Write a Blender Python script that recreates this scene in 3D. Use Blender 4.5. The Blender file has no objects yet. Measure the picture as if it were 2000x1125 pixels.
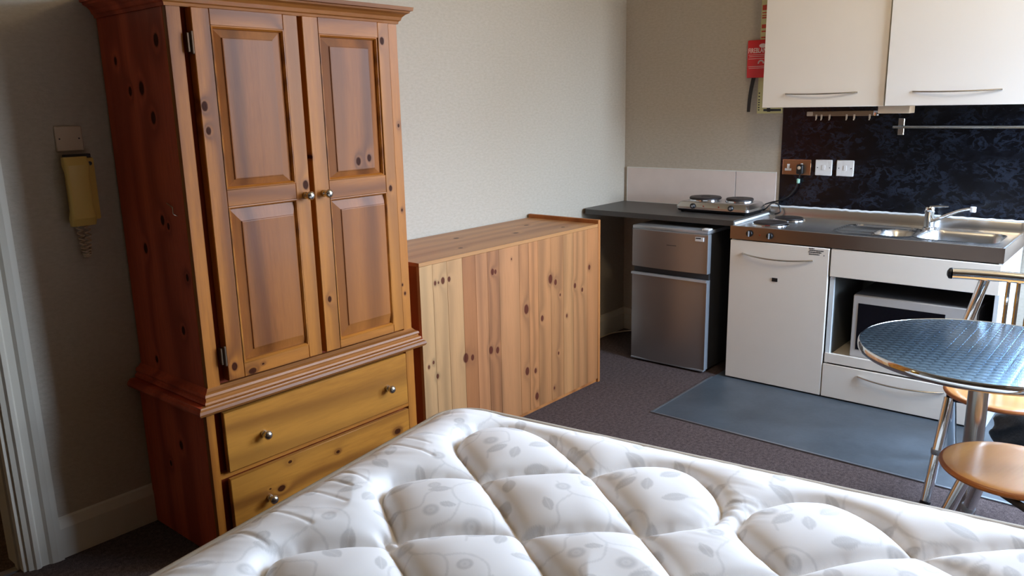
import bpy, bmesh, math, random
import numpy as np
from mathutils import Vector, Matrix
random.seed(7)
C = bpy.context.scene.collection
PI = math.pi
# ------------------------------------------------------------------ camera
cam_d = bpy.data.cameras.new('camera'); cam = bpy.data.objects.new('camera', cam_d); C.objects.link(cam)
cam_d.sensor_width = 36.0; cam_d.lens = 1558.87/2000*36.0; cam_d.clip_start = 0.05
_r = Vector((0.64238741, -0.76609933, -0.02074209)); _u = Vector((0.18367546, 0.12762598, 0.97466658)); _f = Vector((0.74404418, 0.62992335, -0.22269896))
cam.matrix_world = Matrix(((_r.x, _u.x, -_f.x, -4.82569), (_r.y, _u.y, -_f.y, -3.02620), (_r.z, _u.z, -_f.z, 1.60059), (0, 0, 0, 1)))
bpy.context.scene.camera = cam
# ------------------------------------------------------------------ world, light, exposure
sc = bpy.context.scene
sc.view_settings.view_transform = 'Standard'; sc.view_settings.look = 'None'
sc.view_settings.gamma = 1.0; sc.view_settings.exposure = 0.0; sc.view_settings.use_curve_mapping = False
w = bpy.data.worlds.new('world'); sc.world = w; w.use_nodes = True
bg = w.node_tree.nodes['Background']; bg.inputs[1].default_value = 37.0
_nt = w.node_tree; _tc = _nt.nodes.new('ShaderNodeTexCoord'); _sp = _nt.nodes.new('ShaderNodeSeparateXYZ'); _cr = _nt.nodes.new('ShaderNodeValToRGB')
_nt.links.new(_tc.outputs['Generated'], _sp.inputs[0]); _ma = _nt.nodes.new('ShaderNodeMath'); _ma.operation = 'MULTIPLY_ADD'; _ma.inputs[1].default_value = 0.5; _ma.inputs[2].default_value = 0.5
_nt.links.new(_sp.outputs[2], _ma.inputs[0]); _nt.links.new(_ma.outputs[0], _cr.inputs[0]); _nt.links.new(_cr.outputs[0], bg.inputs[0])
_e = _cr.color_ramp.elements; _e[0].position = 0.49; _e[0].color = (0.16, 0.135, 0.10, 1); _e[1].position = 0.52; _e[1].color = (0.66, 0.84, 1.06, 1)
_k = _e.new(0.75); _k.color = (0.72, 0.96, 1.34, 1)
WIN = (-1.45, -0.35, 0.85, 2.75)     # window opening in the front wall: x0, x1, z0, z1
WR = (-3.75, -2.56, 0.85, 2.75)      # window opening in the right wall: y0, y1, z0, z1
YF = -3.95                           # inner face of the window wall
def portal(name, loc, rot, sx, sy):
    l = bpy.data.lights.new(name, 'AREA'); l.shape = 'RECTANGLE'; l.size = sx; l.size_y = sy
    l.cycles.is_portal = True
    o = bpy.data.objects.new(name, l); C.objects.link(o); o.location = loc; o.rotation_euler = rot
    return o
portal('window_daylight', ((WIN[0]+WIN[1])/2, YF-0.16, (WIN[2]+WIN[3])/2), (PI/2, 0, 0), WIN[1]-WIN[0], WIN[3]-WIN[2])
portal('window_daylight', (0.17, (WR[0]+WR[1])/2, (WR[2]+WR[3])/2), (PI/2, 0, PI/2), WR[1]-WR[0], WR[3]-WR[2])
hl = bpy.data.lights.new('hall_lamp', 'POINT'); hl.energy = 5.5; hl.color = (1.0, 0.72, 0.32); hl.shadow_soft_size = 0.08
ho = bpy.data.objects.new('hall_lamp', hl); C.objects.link(ho); ho.location = (-4.7, 0.75, 2.1)
cl = bpy.data.lights.new('ceiling_lamp', 'POINT'); cl.energy = 26.0; cl.color = (1.0, 0.80, 0.52); cl.shadow_soft_size = 0.12
co = bpy.data.objects.new('ceiling_lamp', cl); C.objects.link(co); co.location = (-1.95, -2.2, 2.70)

# ------------------------------------------------------------------ material helpers
def new_mat(name):
    m = bpy.data.materials.new(name); m.use_nodes = True
    nt = m.node_tree; b = nt.nodes['Principled BSDF']
    return m, nt, b
def srgb(r, g, b):
    f = lambda c: (c/255/12.92) if c/255 <= 0.04045 else ((c/255+0.055)/1.055)**2.4
    return (f(r), f(g), f(b), 1)
def N(nt, t, **kw):
    n = nt.nodes.new(t)
    for k, v in kw.items():
        if k.startswith('i_'):
            key = k[2:]; key = int(key) if key.isdigit() else key.replace('_', ' ')
            n.inputs[key].default_value = v
        else: setattr(n, k, v)
    return n
def L(nt, a, b): nt.links.new(a, b)
def M(nt, op, a, b=None, c=None, clamp=False):
    n = nt.nodes.new('ShaderNodeMath'); n.operation = op; n.use_clamp = clamp
    for i, v in enumerate((a, b, c)):
        if v is None: continue
        if isinstance(v, (int, float)): n.inputs[i].default_value = v
        else: L(nt, v, n.inputs[i])
    return n.outputs[0]
def mixc(nt, fac, a, b):
    n = nt.nodes.new('ShaderNodeMix'); n.data_type = 'RGBA'
    for i, v in ((0, fac), (6, a), (7, b)):
        if isinstance(v, (int, float)): n.inputs[i].default_value = v
        elif isinstance(v, tuple): n.inputs[i].default_value = v
        else: L(nt, v, n.inputs[i])
    return n.outputs[2]
def bump(nt, b, h, dist, strength=1.0):
    n = N(nt, 'ShaderNodeBump'); n.inputs['Distance'].default_value = dist; n.inputs['Strength'].default_value = strength
    L(nt, h, n.inputs['Height']); L(nt, n.outputs[0], b.inputs['Normal'])
def objcoord(nt, scale=(1, 1, 1)):
    t = N(nt, 'ShaderNodeTexCoord'); mp = N(nt, 'ShaderNodeMapping'); mp.inputs['Scale'].default_value = scale
    L(nt, t.outputs['Object'], mp.inputs[0]); return mp.outputs[0]
def noise(nt, vec, scale, detail=3, rough=0.5):
    n = N(nt, 'ShaderNodeTexNoise'); n.inputs['Scale'].default_value = scale; n.inputs['Detail'].default_value = detail; n.inputs['Roughness'].default_value = rough
    L(nt, vec, n.inputs['Vector']); return n.outputs[0]
def ramp(nt, fac, stops):
    n = N(nt, 'ShaderNodeValToRGB'); e = n.color_ramp.elements
    e[0].position = stops[0][0]; e[0].color = stops[0][1]; e[1].position = stops[-1][0]; e[1].color = stops[-1][1]
    for p, c in stops[1:-1]:
        k = e.new(p); k.color = c
    L(nt, fac, n.inputs[0]); return n.outputs[0]
def plain(name, col, rough=0.5, metal=0.0, coat=0.0, var=0.0, vs=8.0, bmp=0.0):
    m, nt, b = new_mat(name)
    b.inputs['Base Color'].default_value = col; b.inputs['Roughness'].default_value = rough; b.inputs['Metallic'].default_value = metal
    b.inputs['Coat Weight'].default_value = coat
    v = objcoord(nt); n = noise(nt, v, vs, 4)
    if var:
        dk = tuple(c*(1-var) for c in col[:3])+(1,); L(nt, mixc(nt, n, dk, tuple(min(1, c*(1+var)) for c in col[:3])+(1,)), b.inputs['Base Color'])
    if bmp: bump(nt, b, noise(nt, v, vs*12, 3), bmp)
    return m

def wood(name, grain, cols, knots=(), plane=('X', 'Z'), rnd=False, rough=0.42, freq=55, dark=None, coat=0.05, auto=0.0, tone_var=0.25, varscale=1.0):
    """grain: axis along the fibres; knots: (a, b, r) in the plane's local metres"""
    m, nt, b = new_mat(name)
    t = N(nt, 'ShaderNodeTexCoord'); vec = t.outputs['Object']
    base = vec
    if rnd:
        oi = N(nt, 'ShaderNodeObjectInfo'); cmb = N(nt, 'ShaderNodeCombineXYZ')
        for i, k in enumerate((17.0, 9.0, 23.0)): L(nt, M(nt, 'MULTIPLY', oi.outputs['Random'], k), cmb.inputs[i])
        va = N(nt, 'ShaderNodeVectorMath', operation='ADD'); L(nt, vec, va.inputs[0]); L(nt, cmb.outputs[0], va.inputs[1]); vec = va.outputs[0]
    s = {'X': (0.09, 1, 1), 'Y': (1, 0.09, 1), 'Z': (1, 1, 0.09)}[grain]
    mp = N(nt, 'ShaderNodeMapping'); mp.inputs['Scale'].default_value = s; L(nt, vec, mp.inputs[0])
    sep = N(nt, 'ShaderNodeSeparateXYZ'); L(nt, mp.outputs[0], sep.inputs[0])
    cross = [a for a in 'XYZ' if a != grain]
    csum = M(nt, 'ADD', sep.outputs[cross[0]], M(nt, 'MULTIPLY', sep.outputs[cross[1]], 0.7))
    n1 = noise(nt, mp.outputs[0], 5.0, 2, 0.45); n2 = noise(nt, mp.outputs[0], 90.0, 3, 0.6); n3 = noise(nt, mp.outputs[0], 2.2*varscale, 1, 0.4)
    phase = M(nt, 'ADD', M(nt, 'MULTIPLY', csum, freq), M(nt, 'MULTIPLY', n1, 13.0))
    kd = None; halo = None
    if knots:
        sp = N(nt, 'ShaderNodeSeparateXYZ'); L(nt, base, sp.inputs[0])
        a_, b_ = plane; g_first = (a_ == grain)
        nz = noise(nt, base, 40.0, 2)
        off = M(nt, 'MULTIPLY', M(nt, 'SUBTRACT', nz, 0.5), 0.5)
        for (ka, kb, kr) in knots:
            sa, sb = (0.7, 1.0) if g_first else (1.0, 0.7)
            da = M(nt, 'MULTIPLY', M(nt, 'SUBTRACT', sp.outputs[a_], ka), sa/kr); db = M(nt, 'MULTIPLY', M(nt, 'SUBTRACT', sp.outputs[b_], kb), sb/kr)
            d2 = M(nt, 'ADD', M(nt, 'MULTIPLY', da, da), M(nt, 'MULTIPLY', db, db))
            q = M(nt, 'DIVIDE', 1.0, M(nt, 'ADD', d2, 1.0))      # 1 at centre, .5 at the rim
            kd = q if kd is None else M(nt, 'MAXIMUM', kd, q)
        phase = M(nt, 'ADD', phase, M(nt, 'MULTIPLY', kd, 11.0))
        kdn = M(nt, 'ADD', kd, M(nt, 'MULTIPLY', off, 0.3))
        core = N(nt, 'ShaderNodeMapRange', interpolation_type='SMOOTHSTEP'); core.inputs['From Min'].default_value = 0.42; core.inputs['From Max'].default_value = 0.62
        L(nt, kdn, core.inputs[0]); halo = N(nt, 'ShaderNodeMapRange', interpolation_type='SMOOTHSTEP'); halo.inputs['From Min'].default_value = 0.10; halo.inputs['From Max'].default_value = 0.5; L(nt, kdn, halo.inputs[0])
    ring = M(nt, 'MULTIPLY_ADD', M(nt, 'SINE', phase), 0.5, 0.5)
    ring = M(nt, 'POWER', ring, 1.6)
    col = mixc(nt, M(nt, 'MULTIPLY', ring, 0.72), cols[0], cols[1])
    col = mixc(nt, M(nt, 'MULTIPLY', M(nt, 'SUBTRACT', n2, 0.35), 0.9, clamp=True), col, cols[1])
    big = N(nt, 'ShaderNodeMapRange', interpolation_type='SMOOTHSTEP'); big.inputs['From Min'].default_value = 0.45; big.inputs['From Max'].default_value = 0.65; L(nt, n3, big.inputs[0])
    col = mixc(nt, M(nt, 'MULTIPLY', big.outputs[0], tone_var*1.6), col, cols[2])  # broad noise patches of the third wood tone
    if rnd:
        hs = N(nt, 'ShaderNodeHueSaturation'); L(nt, col, hs.inputs['Color'])
        L(nt, M(nt, 'MULTIPLY_ADD', oi.outputs['Random'], 0.30, 0.85), hs.inputs['Value']); L(nt, M(nt, 'MULTIPLY_ADD', oi.outputs['Random'], -0.2, 1.08), hs.inputs['Saturation']); col = hs.outputs[0]
    dk = dark or (0.035, 0.008, 0.004, 1)
    if knots:
        col = mixc(nt, M(nt, 'MULTIPLY', halo.outputs[0], 0.45), col, cols[1])
        col = mixc(nt, M(nt, 'MULTIPLY', core.outputs[0], 0.93), col, dk)
    L(nt, col, b.inputs['Base Color'])
    b.inputs['Roughness'].default_value = rough; b.inputs['Coat Weight'].default_value = coat; b.inputs['Coat Roughness'].default_value = 0.22
    b.inputs['Specular IOR Level'].default_value = 0.22
    if knots:
        inv = M(nt, 'SUBTRACT', 1.0, core.outputs[0], clamp=True)
        L(nt, M(nt, 'MULTIPLY', inv, coat), b.inputs['Coat Weight']); L(nt, M(nt, 'MULTIPLY_ADD', inv, 0.17, 0.05), b.inputs['Specular IOR Level'])
    bump(nt, b, M(nt, 'ADD', M(nt, 'MULTIPLY', ring, 0.5), n2), 0.0006, 0.5)
    return m

# ------------------------------------------------------------------ mesh helpers
class MB:
    def __init__(s): s.bm = bmesh.new()
    def box(s, x0, x1, y0, y1, z0, z1, bev=0.0, seg=1):
        r = bmesh.ops.create_cube(s.bm, size=1.0); vs = r['verts']
        for v in vs:
            v.co.x = x0 + (v.co.x+0.5)*(x1-x0); v.co.y = y0 + (v.co.y+0.5)*(y1-y0); v.co.z = z0 + (v.co.z+0.5)*(z1-z0)
        if bev > 0:
            es = list({e for v in vs for e in v.link_edges}); bmesh.ops.bevel(s.bm, geom=es, offset=bev, segments=seg, affect='EDGES', profile=0.5)
        return s
    def prism(s, pts, axis, a0, a1):
        """closed polygon pts in the two other axes, extruded along axis"""
        def mk(p, a):
            return {'X': (a, p[0], p[1]), 'Y': (p[0], a, p[1]), 'Z': (p[0], p[1], a)}[axis]
        A = [s.bm.verts.new(mk(p, a0)) for p in pts]; B = [s.bm.verts.new(mk(p, a1)) for p in pts]
        n = len(pts); fs = [s.bm.faces.new(A), s.bm.faces.new(B)]
        for i in range(n): fs.append(s.bm.faces.new((A[i], A[(i+1) % n], B[(i+1) % n], B[i])))
        bmesh.ops.recalc_face_normals(s.bm, faces=fs); return s
    def lathe(s, prof, loc, axis='Z', n=28, sx=1.0, sy=1.0):
        """prof: (radius, height) list"""
        rings = []; fs = []
        for (r, h) in prof:
            ring = []
            if r < 1e-6: ring = [s._p(0, 0, h, loc, axis)]
            else: ring = [s._p(r*sx*math.cos(2*PI*i/n), r*sy*math.sin(2*PI*i/n), h, loc, axis) for i in range(n)]
            rings.append(ring)
        for a, b in zip(rings, rings[1:]):
            if len(a) == 1 and len(b) == 1: continue
            for i in range(n):
                j = (i+1) % n
                if len(a) == 1: fs.append(s.bm.faces.new((a[0], b[i], b[j])))
                elif len(b) == 1: fs.append(s.bm.faces.new((a[i], a[j], b[0])))
                else: fs.append(s.bm.faces.new((a[i], a[j], b[j], b[i])))
        if len(rings[0]) > 1: fs.append(s.bm.faces.new(rings[0]))
        if len(rings[-1]) > 1: fs.append(s.bm.faces.new(rings[-1]))
        bmesh.ops.recalc_face_normals(s.bm, faces=fs); return s
    def _p(s, a, b, h, loc, axis):
        c = {'Z': (a, b, h), 'X': (h, a, b), 'Y': (a, h, b), '-X': (-h, a, b), '-Y': (a, -h, b)}[axis]
        return s.bm.verts.new((c[0]+loc[0], c[1]+loc[1], c[2]+loc[2]))
    def tube(s, pts, r, n=12, closed=False, flat=1.0, smoothsub=0):
        P = [Vector(p) for p in pts]
        if smoothsub: P = catmull(P, smoothsub, closed)
        m = len(P); rr = r if isinstance(r, (list, tuple)) else [r]*m
        if len(rr) != m: rr = [rr[0]+(rr[-1]-rr[0])*i/(m-1) for i in range(m)]
        ref = Vector((0, 0, 1)); rings = []; prev = None
        for i in range(m):
            if closed: d = (P[(i+1) % m]-P[i-1]).normalized()
            else: d = (P[min(i+1, m-1)]-P[max(i-1, 0)]).normalized()
            if prev is None:
                q = ref if abs(d.dot(ref)) < 0.95 else Vector((1, 0, 0)); a = d.cross(q).normalized()
            else: a = (prev - d*prev.dot(d)).normalized()
            prev = a; b = d.cross(a).normalized()
            rings.append([s.bm.verts.new(P[i]+a*math.cos(2*PI*k/n)*rr[i]+b*math.sin(2*PI*k/n)*rr[i]*flat) for k in range(n)])
        fs = []
        for i in range(m if closed else m-1):
            A, B = rings[i], rings[(i+1) % m]
            for k in range(n): fs.append(s.bm.faces.new((A[k], A[(k+1) % n], B[(k+1) % n], B[k])))
        if not closed: fs += [s.bm.faces.new(rings[0]), s.bm.faces.new(rings[-1])]
        bmesh.ops.recalc_face_normals(s.bm, faces=fs); return s
    def build(s, name, mat, parent=None, smooth=False, kind=None, label=None):
        me = bpy.data.meshes.new(name); s.bm.to_mesh(me); s.bm.free()
        return mesh_obj(name, me, mat, parent, smooth, kind, label)
def mesh_obj(name, me, mat, parent=None, smooth=False, kind=None, label=None):
    o = bpy.data.objects.new(name, me); C.objects.link(o)
    if mat: me.materials.append(mat)
    if smooth:
        me.shade_smooth()
        try: me.set_sharp_from_angle(angle=math.radians(smooth if not isinstance(smooth, bool) else 38))
        except Exception: pass
    if parent:
        o.parent = parent
        if parent.type == 'EMPTY' and parent.parent is None: me.transform(Matrix.Translation(-parent.location))
        else:
            root = parent
            while root.parent: root = root.parent
            if root.type == 'EMPTY': me.transform(Matrix.Translation(-root.location))
    if kind: o['kind'] = kind
    if label: o['label'] = label
    return o
def catmull(P, sub, closed=False):
    out = []; m = len(P)
    for i in range(m if closed else m-1):
        if closed: p0, p1, p2, p3 = P[i-1], P[i], P[(i+1) % m], P[(i+2) % m]
        else: p0, p1, p2, p3 = P[max(i-1, 0)], P[i], P[i+1], P[min(i+2, m-1)]
        for k in range(sub):
            t = k/sub; out.append(0.5*((2*p1)+(-p0+p2)*t+(2*p0-5*p1+4*p2-p3)*t*t+(-p0+3*p1-3*p2+p3)*t**3))
    if not closed: out.append(P[-1])
    return out
def thing(name, label, cat, loc=(0, 0, 0), group=None):
    o = bpy.data.objects.new(name, None); C.objects.link(o); o.location = loc; o.empty_display_size = 0.1
    o['label'] = label; o['category'] = cat
    if group: o['group'] = group
    return o
def tag(o, label, cat, group=None, kind=None):
    o['label'] = label; o['category'] = cat
    if group: o['group'] = group
    if kind: o['kind'] = kind
    return o
def box(name, mat, x0, x1, y0, y1, z0, z1, parent=None, bev=0.0, kind=None, label=None, seg=1):
    return MB().box(x0, x1, y0, y1, z0, z1, bev, seg).build(name, mat, parent, smooth=(bev > 0), kind=kind, label=label)

# ------------------------------------------------------------------ materials
def wallpaper():
    m, nt, b = new_mat('wallpaper')
    v = objcoord(nt, (1, 1, 2.2)); a = noise(nt, v, 42, 4, 0.6); c = noise(nt, v, 3.0, 3); d = noise(nt, objcoord(nt, (1, 1, 5)), 150, 2, 0.5)
    fib = M(nt, 'ADD', a, M(nt, 'MULTIPLY', d, 0.5))
    col = mixc(nt, M(nt, 'MULTIPLY', M(nt, 'SUBTRACT', a, 0.3), 1.6, clamp=True), srgb(177, 166, 149), srgb(198, 187, 171))
    col = mixc(nt, M(nt, 'MULTIPLY', c, 0.25), col, srgb(181, 169, 152))
    L(nt, col, b.inputs['Base Color']); b.inputs['Roughness'].default_value = 0.62
    bump(nt, b, fib, 0.0016, 0.7); return m
M_wall = wallpaper()
M_white_paint = plain('white_gloss_paint', srgb(214, 206, 190), 0.35, var=0.04)
M_ceiling = plain('ceiling_paint', srgb(196, 186, 168), 0.9, var=0.03, vs=4)
M_far = plain('brown_wall_paint', srgb(128, 104, 82), 0.8, var=0.05, vs=4)
def carpet():
    m, nt, b = new_mat('carpet')
    v = objcoord(nt); a = noise(nt, v, 260, 3, 0.7); c = noise(nt, v, 60, 3, 0.7); d = noise(nt, v, 2.5, 3)
    x = M(nt, 'ADD', M(nt, 'MULTIPLY', a, 0.6), M(nt, 'MULTIPLY', c, 0.4))
    col = ramp(nt, x, [(0.36, srgb(48, 38, 36)), (0.5, srgb(86, 73, 70)), (0.66, srgb(122, 108, 103))])
    col = mixc(nt, M(nt, 'MULTIPLY', d, 0.35), col, srgb(66, 55, 54))
    L(nt, col, b.inputs['Base Color']); b.inputs['Roughness'].default_value = 0.95; b.inputs['Specular IOR Level'].default_value = 0.15
    bump(nt, b, x, 0.004, 0.9); return m
M_carpet = carpet()
def lino():
    m, nt, b = new_mat('slate_lino')
    v = objcoord(nt); a = noise(nt, v, 5, 5, 0.6); c = noise(nt, v, 45, 3, 0.6)
    col = mixc(nt, M(nt, 'ADD', M(nt, 'MULTIPLY', a, 0.8), M(nt, 'MULTIPLY', c, 0.2)), srgb(34, 42, 48), srgb(92, 100, 106))
    L(nt, col, b.inputs['Base Color']); b.inputs['Roughness'].default_value = 0.42; bump(nt, b, c, 0.0006, 0.5); return m
M_lino = lino()
M_strip = plain('metal_strip', srgb(150, 155, 160), 0.35, metal=0.8)
OR = (srgb(172, 104, 36), srgb(100, 50, 14), srgb(188, 122, 48))
M_pine_v = wood('amber_pine_upright', 'Z', OR, knots=[(-3.404, 0.72, 0.011), (-2.90, 1.42, 0.012), (-2.975, 0.88, 0.009), (-3.045, 1.33, 0.012), (-2.635, 1.86, 0.011), (-2.632, 1.28, 0.009), (-3.415, 1.62, 0.012), (-3.41, 1.54, 0.010), (-3.01, 1.43, 0.006), (-2.556, 1.18, 0.005), (-2.563, 0.82, 0.005), (-2.575, 0.86, 0.004), (-2.551, 1.53, 0.006)])
M_pine_h = wood('amber_pine_level', 'X', OR, knots=[(-3.335, 0.685, 0.012), (-3.07, 1.895, 0.014), (-3.29, 0.70, 0.004)], freq=70)
M_pine_panel = wood('amber_pine_panel', 'Z', (srgb(150, 88, 36), srgb(88, 44, 14), srgb(166, 102, 46)), knots=[(-2.79, 1.40, 0.012), (-2.735, 1.41, 0.010)], freq=34, varscale=2)
M_pine_drawer = wood('amber_pine_drawer', 'X', (srgb(178, 116, 42), srgb(106, 58, 18), srgb(192, 132, 54)), knots=[(-2.668, 0.225, 0.013), (-3.262, 0.193, 0.012), (-2.99, 0.245, 0.007), (-3.215, 0.285, 0.006), (-2.90, 0.135, 0.006), (-3.31, 0.21, 0.003)], freq=60, varscale=1.6)
M_pine_mould = wood('amber_pine_moulding', 'X', (srgb(162, 102, 48), srgb(106, 58, 24), srgb(178, 118, 58)), freq=80)
M_pine_side = wood('shade_tinted_pine_side', 'Z', (srgb(206, 92, 60), srgb(140, 52, 32), srgb(222, 108, 68)), plane=('Y', 'Z'),
    knots=[(-0.422, 1.831, 0.016), (-0.202, 1.676, 0.012), (-0.286, 1.684, 0.017), (-0.344, 1.586, 0.016), (-0.171, 1.124, 0.014), (-0.323, 1.238, 0.013), (-0.12, 1.78, 0.01), (-0.38, 0.85, 0.012), (-0.30, 0.40, 0.012), (-0.15, 0.70, 0.010), (-0.45, 1.05, 0.010), (-0.36, 1.22, 0.009), (-0.2, 0.3, 0.009)], freq=40)  # same pine; the red look of its shaded side is put into the colour
M_pine_shadow = wood('shade_tinted_pine_inside', 'Z', (srgb(160, 62, 26), srgb(110, 38, 14), srgb(170, 70, 30)), freq=40)  # shade of the gaps and recesses put into a darker red wood colour
KN = [(-2.342, .838, .014), (-2.391, .835, .009), (-2.37, .834, .006), (-2.302, .838, .011), (-2.004, .82, .014), (-1.983, .817, .010), (-1.545, .702, .021), (-1.50, .677, .014), (-1.75, .58, .022), (-1.619, .503, .014),
      (-2.21, .439, .021), (-2.164, .429, .013), (-2.03, .432, .017), (-1.981, .419, .015), (-1.751, .246, .019), (-1.682, .23, .012), (-1.672, .084, .018), (-2.422, .472, .008), (-2.452, .458, .008), (-1.323, .625, .013), (-1.254, .589, .011),
      (-1.184, .705, .013), (-1.478, .275, .008), (-1.518, .085, .008), (-1.46, .60, .007), (-2.40, .40, .010), (-1.86, .86, .005), (-1.40, .47, .009), (-2.28, .12, .012)]
KN2 = [(a+2.485, b, r) for a, b, r in KN]
M_chest_front = wood('knotty_pine_planks', 'Z', (srgb(216, 158, 102), srgb(166, 104, 58), srgb(224, 172, 118)), knots=KN, freq=48, rough=0.5, coat=0.0, rnd=False, varscale=2.4, tone_var=0.35, dark=(0.075, 0.014, 0.008, 1))
M_chest_top = wood('knotty_pine_top', 'X', (srgb(184, 130, 80), srgb(132, 82, 44), srgb(196, 144, 92)), plane=('X', 'Y'), knots=[(-2.38, -0.25, .012), (-2.1, -0.40, .010), (-1.9, -0.18, .013), (-1.6, -0.33, .012), (-1.35, -0.2, .012), (-1.30, -0.42, .010), (-2.2, -0.1, .01)], freq=52, rough=0.4, coat=0.1)
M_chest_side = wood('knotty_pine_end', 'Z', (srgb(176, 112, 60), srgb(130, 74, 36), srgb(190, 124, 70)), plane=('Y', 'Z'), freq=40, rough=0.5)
M_seat_wood = wood('beech_ply_seat', 'Y', (srgb(212, 150, 84), srgb(186, 120, 60), srgb(222, 164, 98)), freq=30, rough=0.25, coat=0.5)
M_seat_edge = plain('ply_seat_edge', srgb(168, 96, 44), 0.35, var=0.15, vs=30)
M_chrome = plain('polished_chrome', (0.82, 0.84, 0.86, 1), 0.07, metal=1.0)
M_nickel = plain('brushed_nickel', (0.62, 0.60, 0.56, 1), 0.22, metal=1.0)
M_steel = plain('brushed_steel', (0.60, 0.60, 0.60, 1), 0.27, metal=1.0, var=0.10, vs=3)
M_steel_fascia = plain('brushed_steel_fascia', (0.27, 0.21, 0.175, 1), 0.30, metal=1.0, var=0.10, vs=3)  # brown reflection of the room put into the steel colour
M_iron = plain('dark_cast_iron', srgb(44, 38, 37), 0.5, metal=0.2)
M_black = plain('black_plastic', srgb(20, 20, 22), 0.4)
M_brass_dark = plain('dark_brass_hinge', (0.10, 0.06, 0.035, 1), 0.5, metal=0.7)
M_cab = plain('cream_laminate', srgb(236, 227, 214), 0.38, var=0.02)
M_cab2 = plain('white_laminate', srgb(240, 235, 228), 0.28, coat=0.3)
M_cab_edge = plain('white_edge', srgb(215, 220, 222), 0.35)
M_inside = plain('cupboard_inside', srgb(120, 122, 120), 0.6)
M_worktop = plain('charcoal_worktop', srgb(66, 63, 60), 0.42, var=0.12, vs=90)
M_tile = plain('beige_stone_tile', srgb(222, 206, 196), 0.35, var=0.07, vs=9)
M_grout = plain('white_grout', srgb(226, 222, 214), 0.7)
def marble():
    m, nt, b = new_mat('black_marble_laminate')
    v = objcoord(nt, (1, 1, 1.5)); a = noise(nt, v, 5.0, 6, 0.62)
    wv = N(nt, 'ShaderNodeVectorMath', operation='ADD'); L(nt, v, wv.inputs[0])
    nn = N(nt, 'ShaderNodeTexNoise'); nn.inputs['Scale'].default_value = 7; nn.inputs['Detail'].default_value = 5; L(nt, v, nn.inputs['Vector'])
    sc_ = N(nt, 'ShaderNodeVectorMath', operation='SCALE'); sc_.inputs['Scale'].default_value = 0.22; L(nt, nn.outputs['Color'], sc_.inputs[0]); L(nt, sc_.outputs[0], wv.inputs[1])
    r = noise(nt, wv.outputs[0], 13.0, 5, 0.62)
    vein = M(nt, 'ABSOLUTE', M(nt, 'SUBTRACT', r, 0.5)); vein = M(nt, 'SUBTRACT', 1.0, M(nt, 'MULTIPLY', vein, 13.0), clamp=True)
    f = M(nt, 'MULTIPLY', vein, M(nt, 'MULTIPLY', M(nt, 'SUBTRACT', a, 0.38, clamp=True), 3.2, clamp=True))
    col = mixc(nt, M(nt, 'MULTIPLY', a, 0.45), srgb(5, 5, 8), srgb(14, 17, 25)); col = mixc(nt, M(nt, 'MULTIPLY', f, 0.36), col, srgb(66, 76, 96))
    L(nt, col, b.inputs['Base Color']); b.inputs['Roughness'].default_value = 0.22; b.inputs['Specular IOR Level'].default_value = 0.35; return m
M_marble = marble()
M_fridge = plain('silver_fridge_door', (0.36, 0.34, 0.33, 1), 0.34, metal=0.85, var=0.06, vs=3)
M_fridge_trim = plain('light_silver_trim', srgb(168, 172, 176), 0.3, metal=0.5)
M_fridge_body = plain('dark_grey_fridge_body', srgb(62, 62, 64), 0.5)
M_white_plastic = plain('white_plastic', srgb(226, 224, 222), 0.35)
M_cream_plastic = plain('cream_plastic', srgb(226, 190, 104), 0.4)
M_old_white = plain('aged_white_plastic', srgb(206, 184, 158), 0.4)
M_silicone = plain('white_sealant', srgb(232, 236, 238), 0.5)
M_red = plain('red_plastic', srgb(214, 22, 30), 0.35)
M_bronze = plain('bronze_plate', (0.34, 0.20, 0.11, 1), 0.32, metal=0.85)
M_darkglass = plain('dark_glass', srgb(10, 12, 20), 0.08)
M_micro = plain('silver_white_microwave', srgb(196, 192, 188), 0.35, metal=0.2)
M_micro_body = plain('shade_grey_microwave_case', srgb(96, 94, 94), 0.45)  # shade of the niche put into the case colour
M_print = plain('dark_print', srgb(52, 56, 62), 0.6)
M_print_white = plain('white_print', srgb(244, 220, 214), 0.6)
M_notice = plain('luminous_yellow_board', srgb(214, 208, 150), 0.5)
M_notice_red = plain('red_notice_print', srgb(206, 70, 44), 0.5)
M_wood_rail = plain('brown_wood_rail', srgb(128, 98, 70), 0.5, var=0.12, vs=20)
M_bag = plain('black_bag', srgb(17, 17, 19), 0.55, var=0.2, bmp=0.002)
M_red_dot = plain('amber_indicator', srgb(150, 50, 20), 0.3)
M_yellow = plain('hall_yellow', srgb(226, 172, 60), 0.6)
M_fabric_side = plain('beige_mattress_border', srgb(206, 200, 188), 0.8, var=0.05, vs=40)
M_tape = plain('edge_tape', srgb(182, 170, 152), 0.75, var=0.06, vs=60, bmp=0.0005)
M_bedbase = plain('divan_fabric', srgb(176, 170, 158), 0.9, var=0.05, vs=60)
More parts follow.
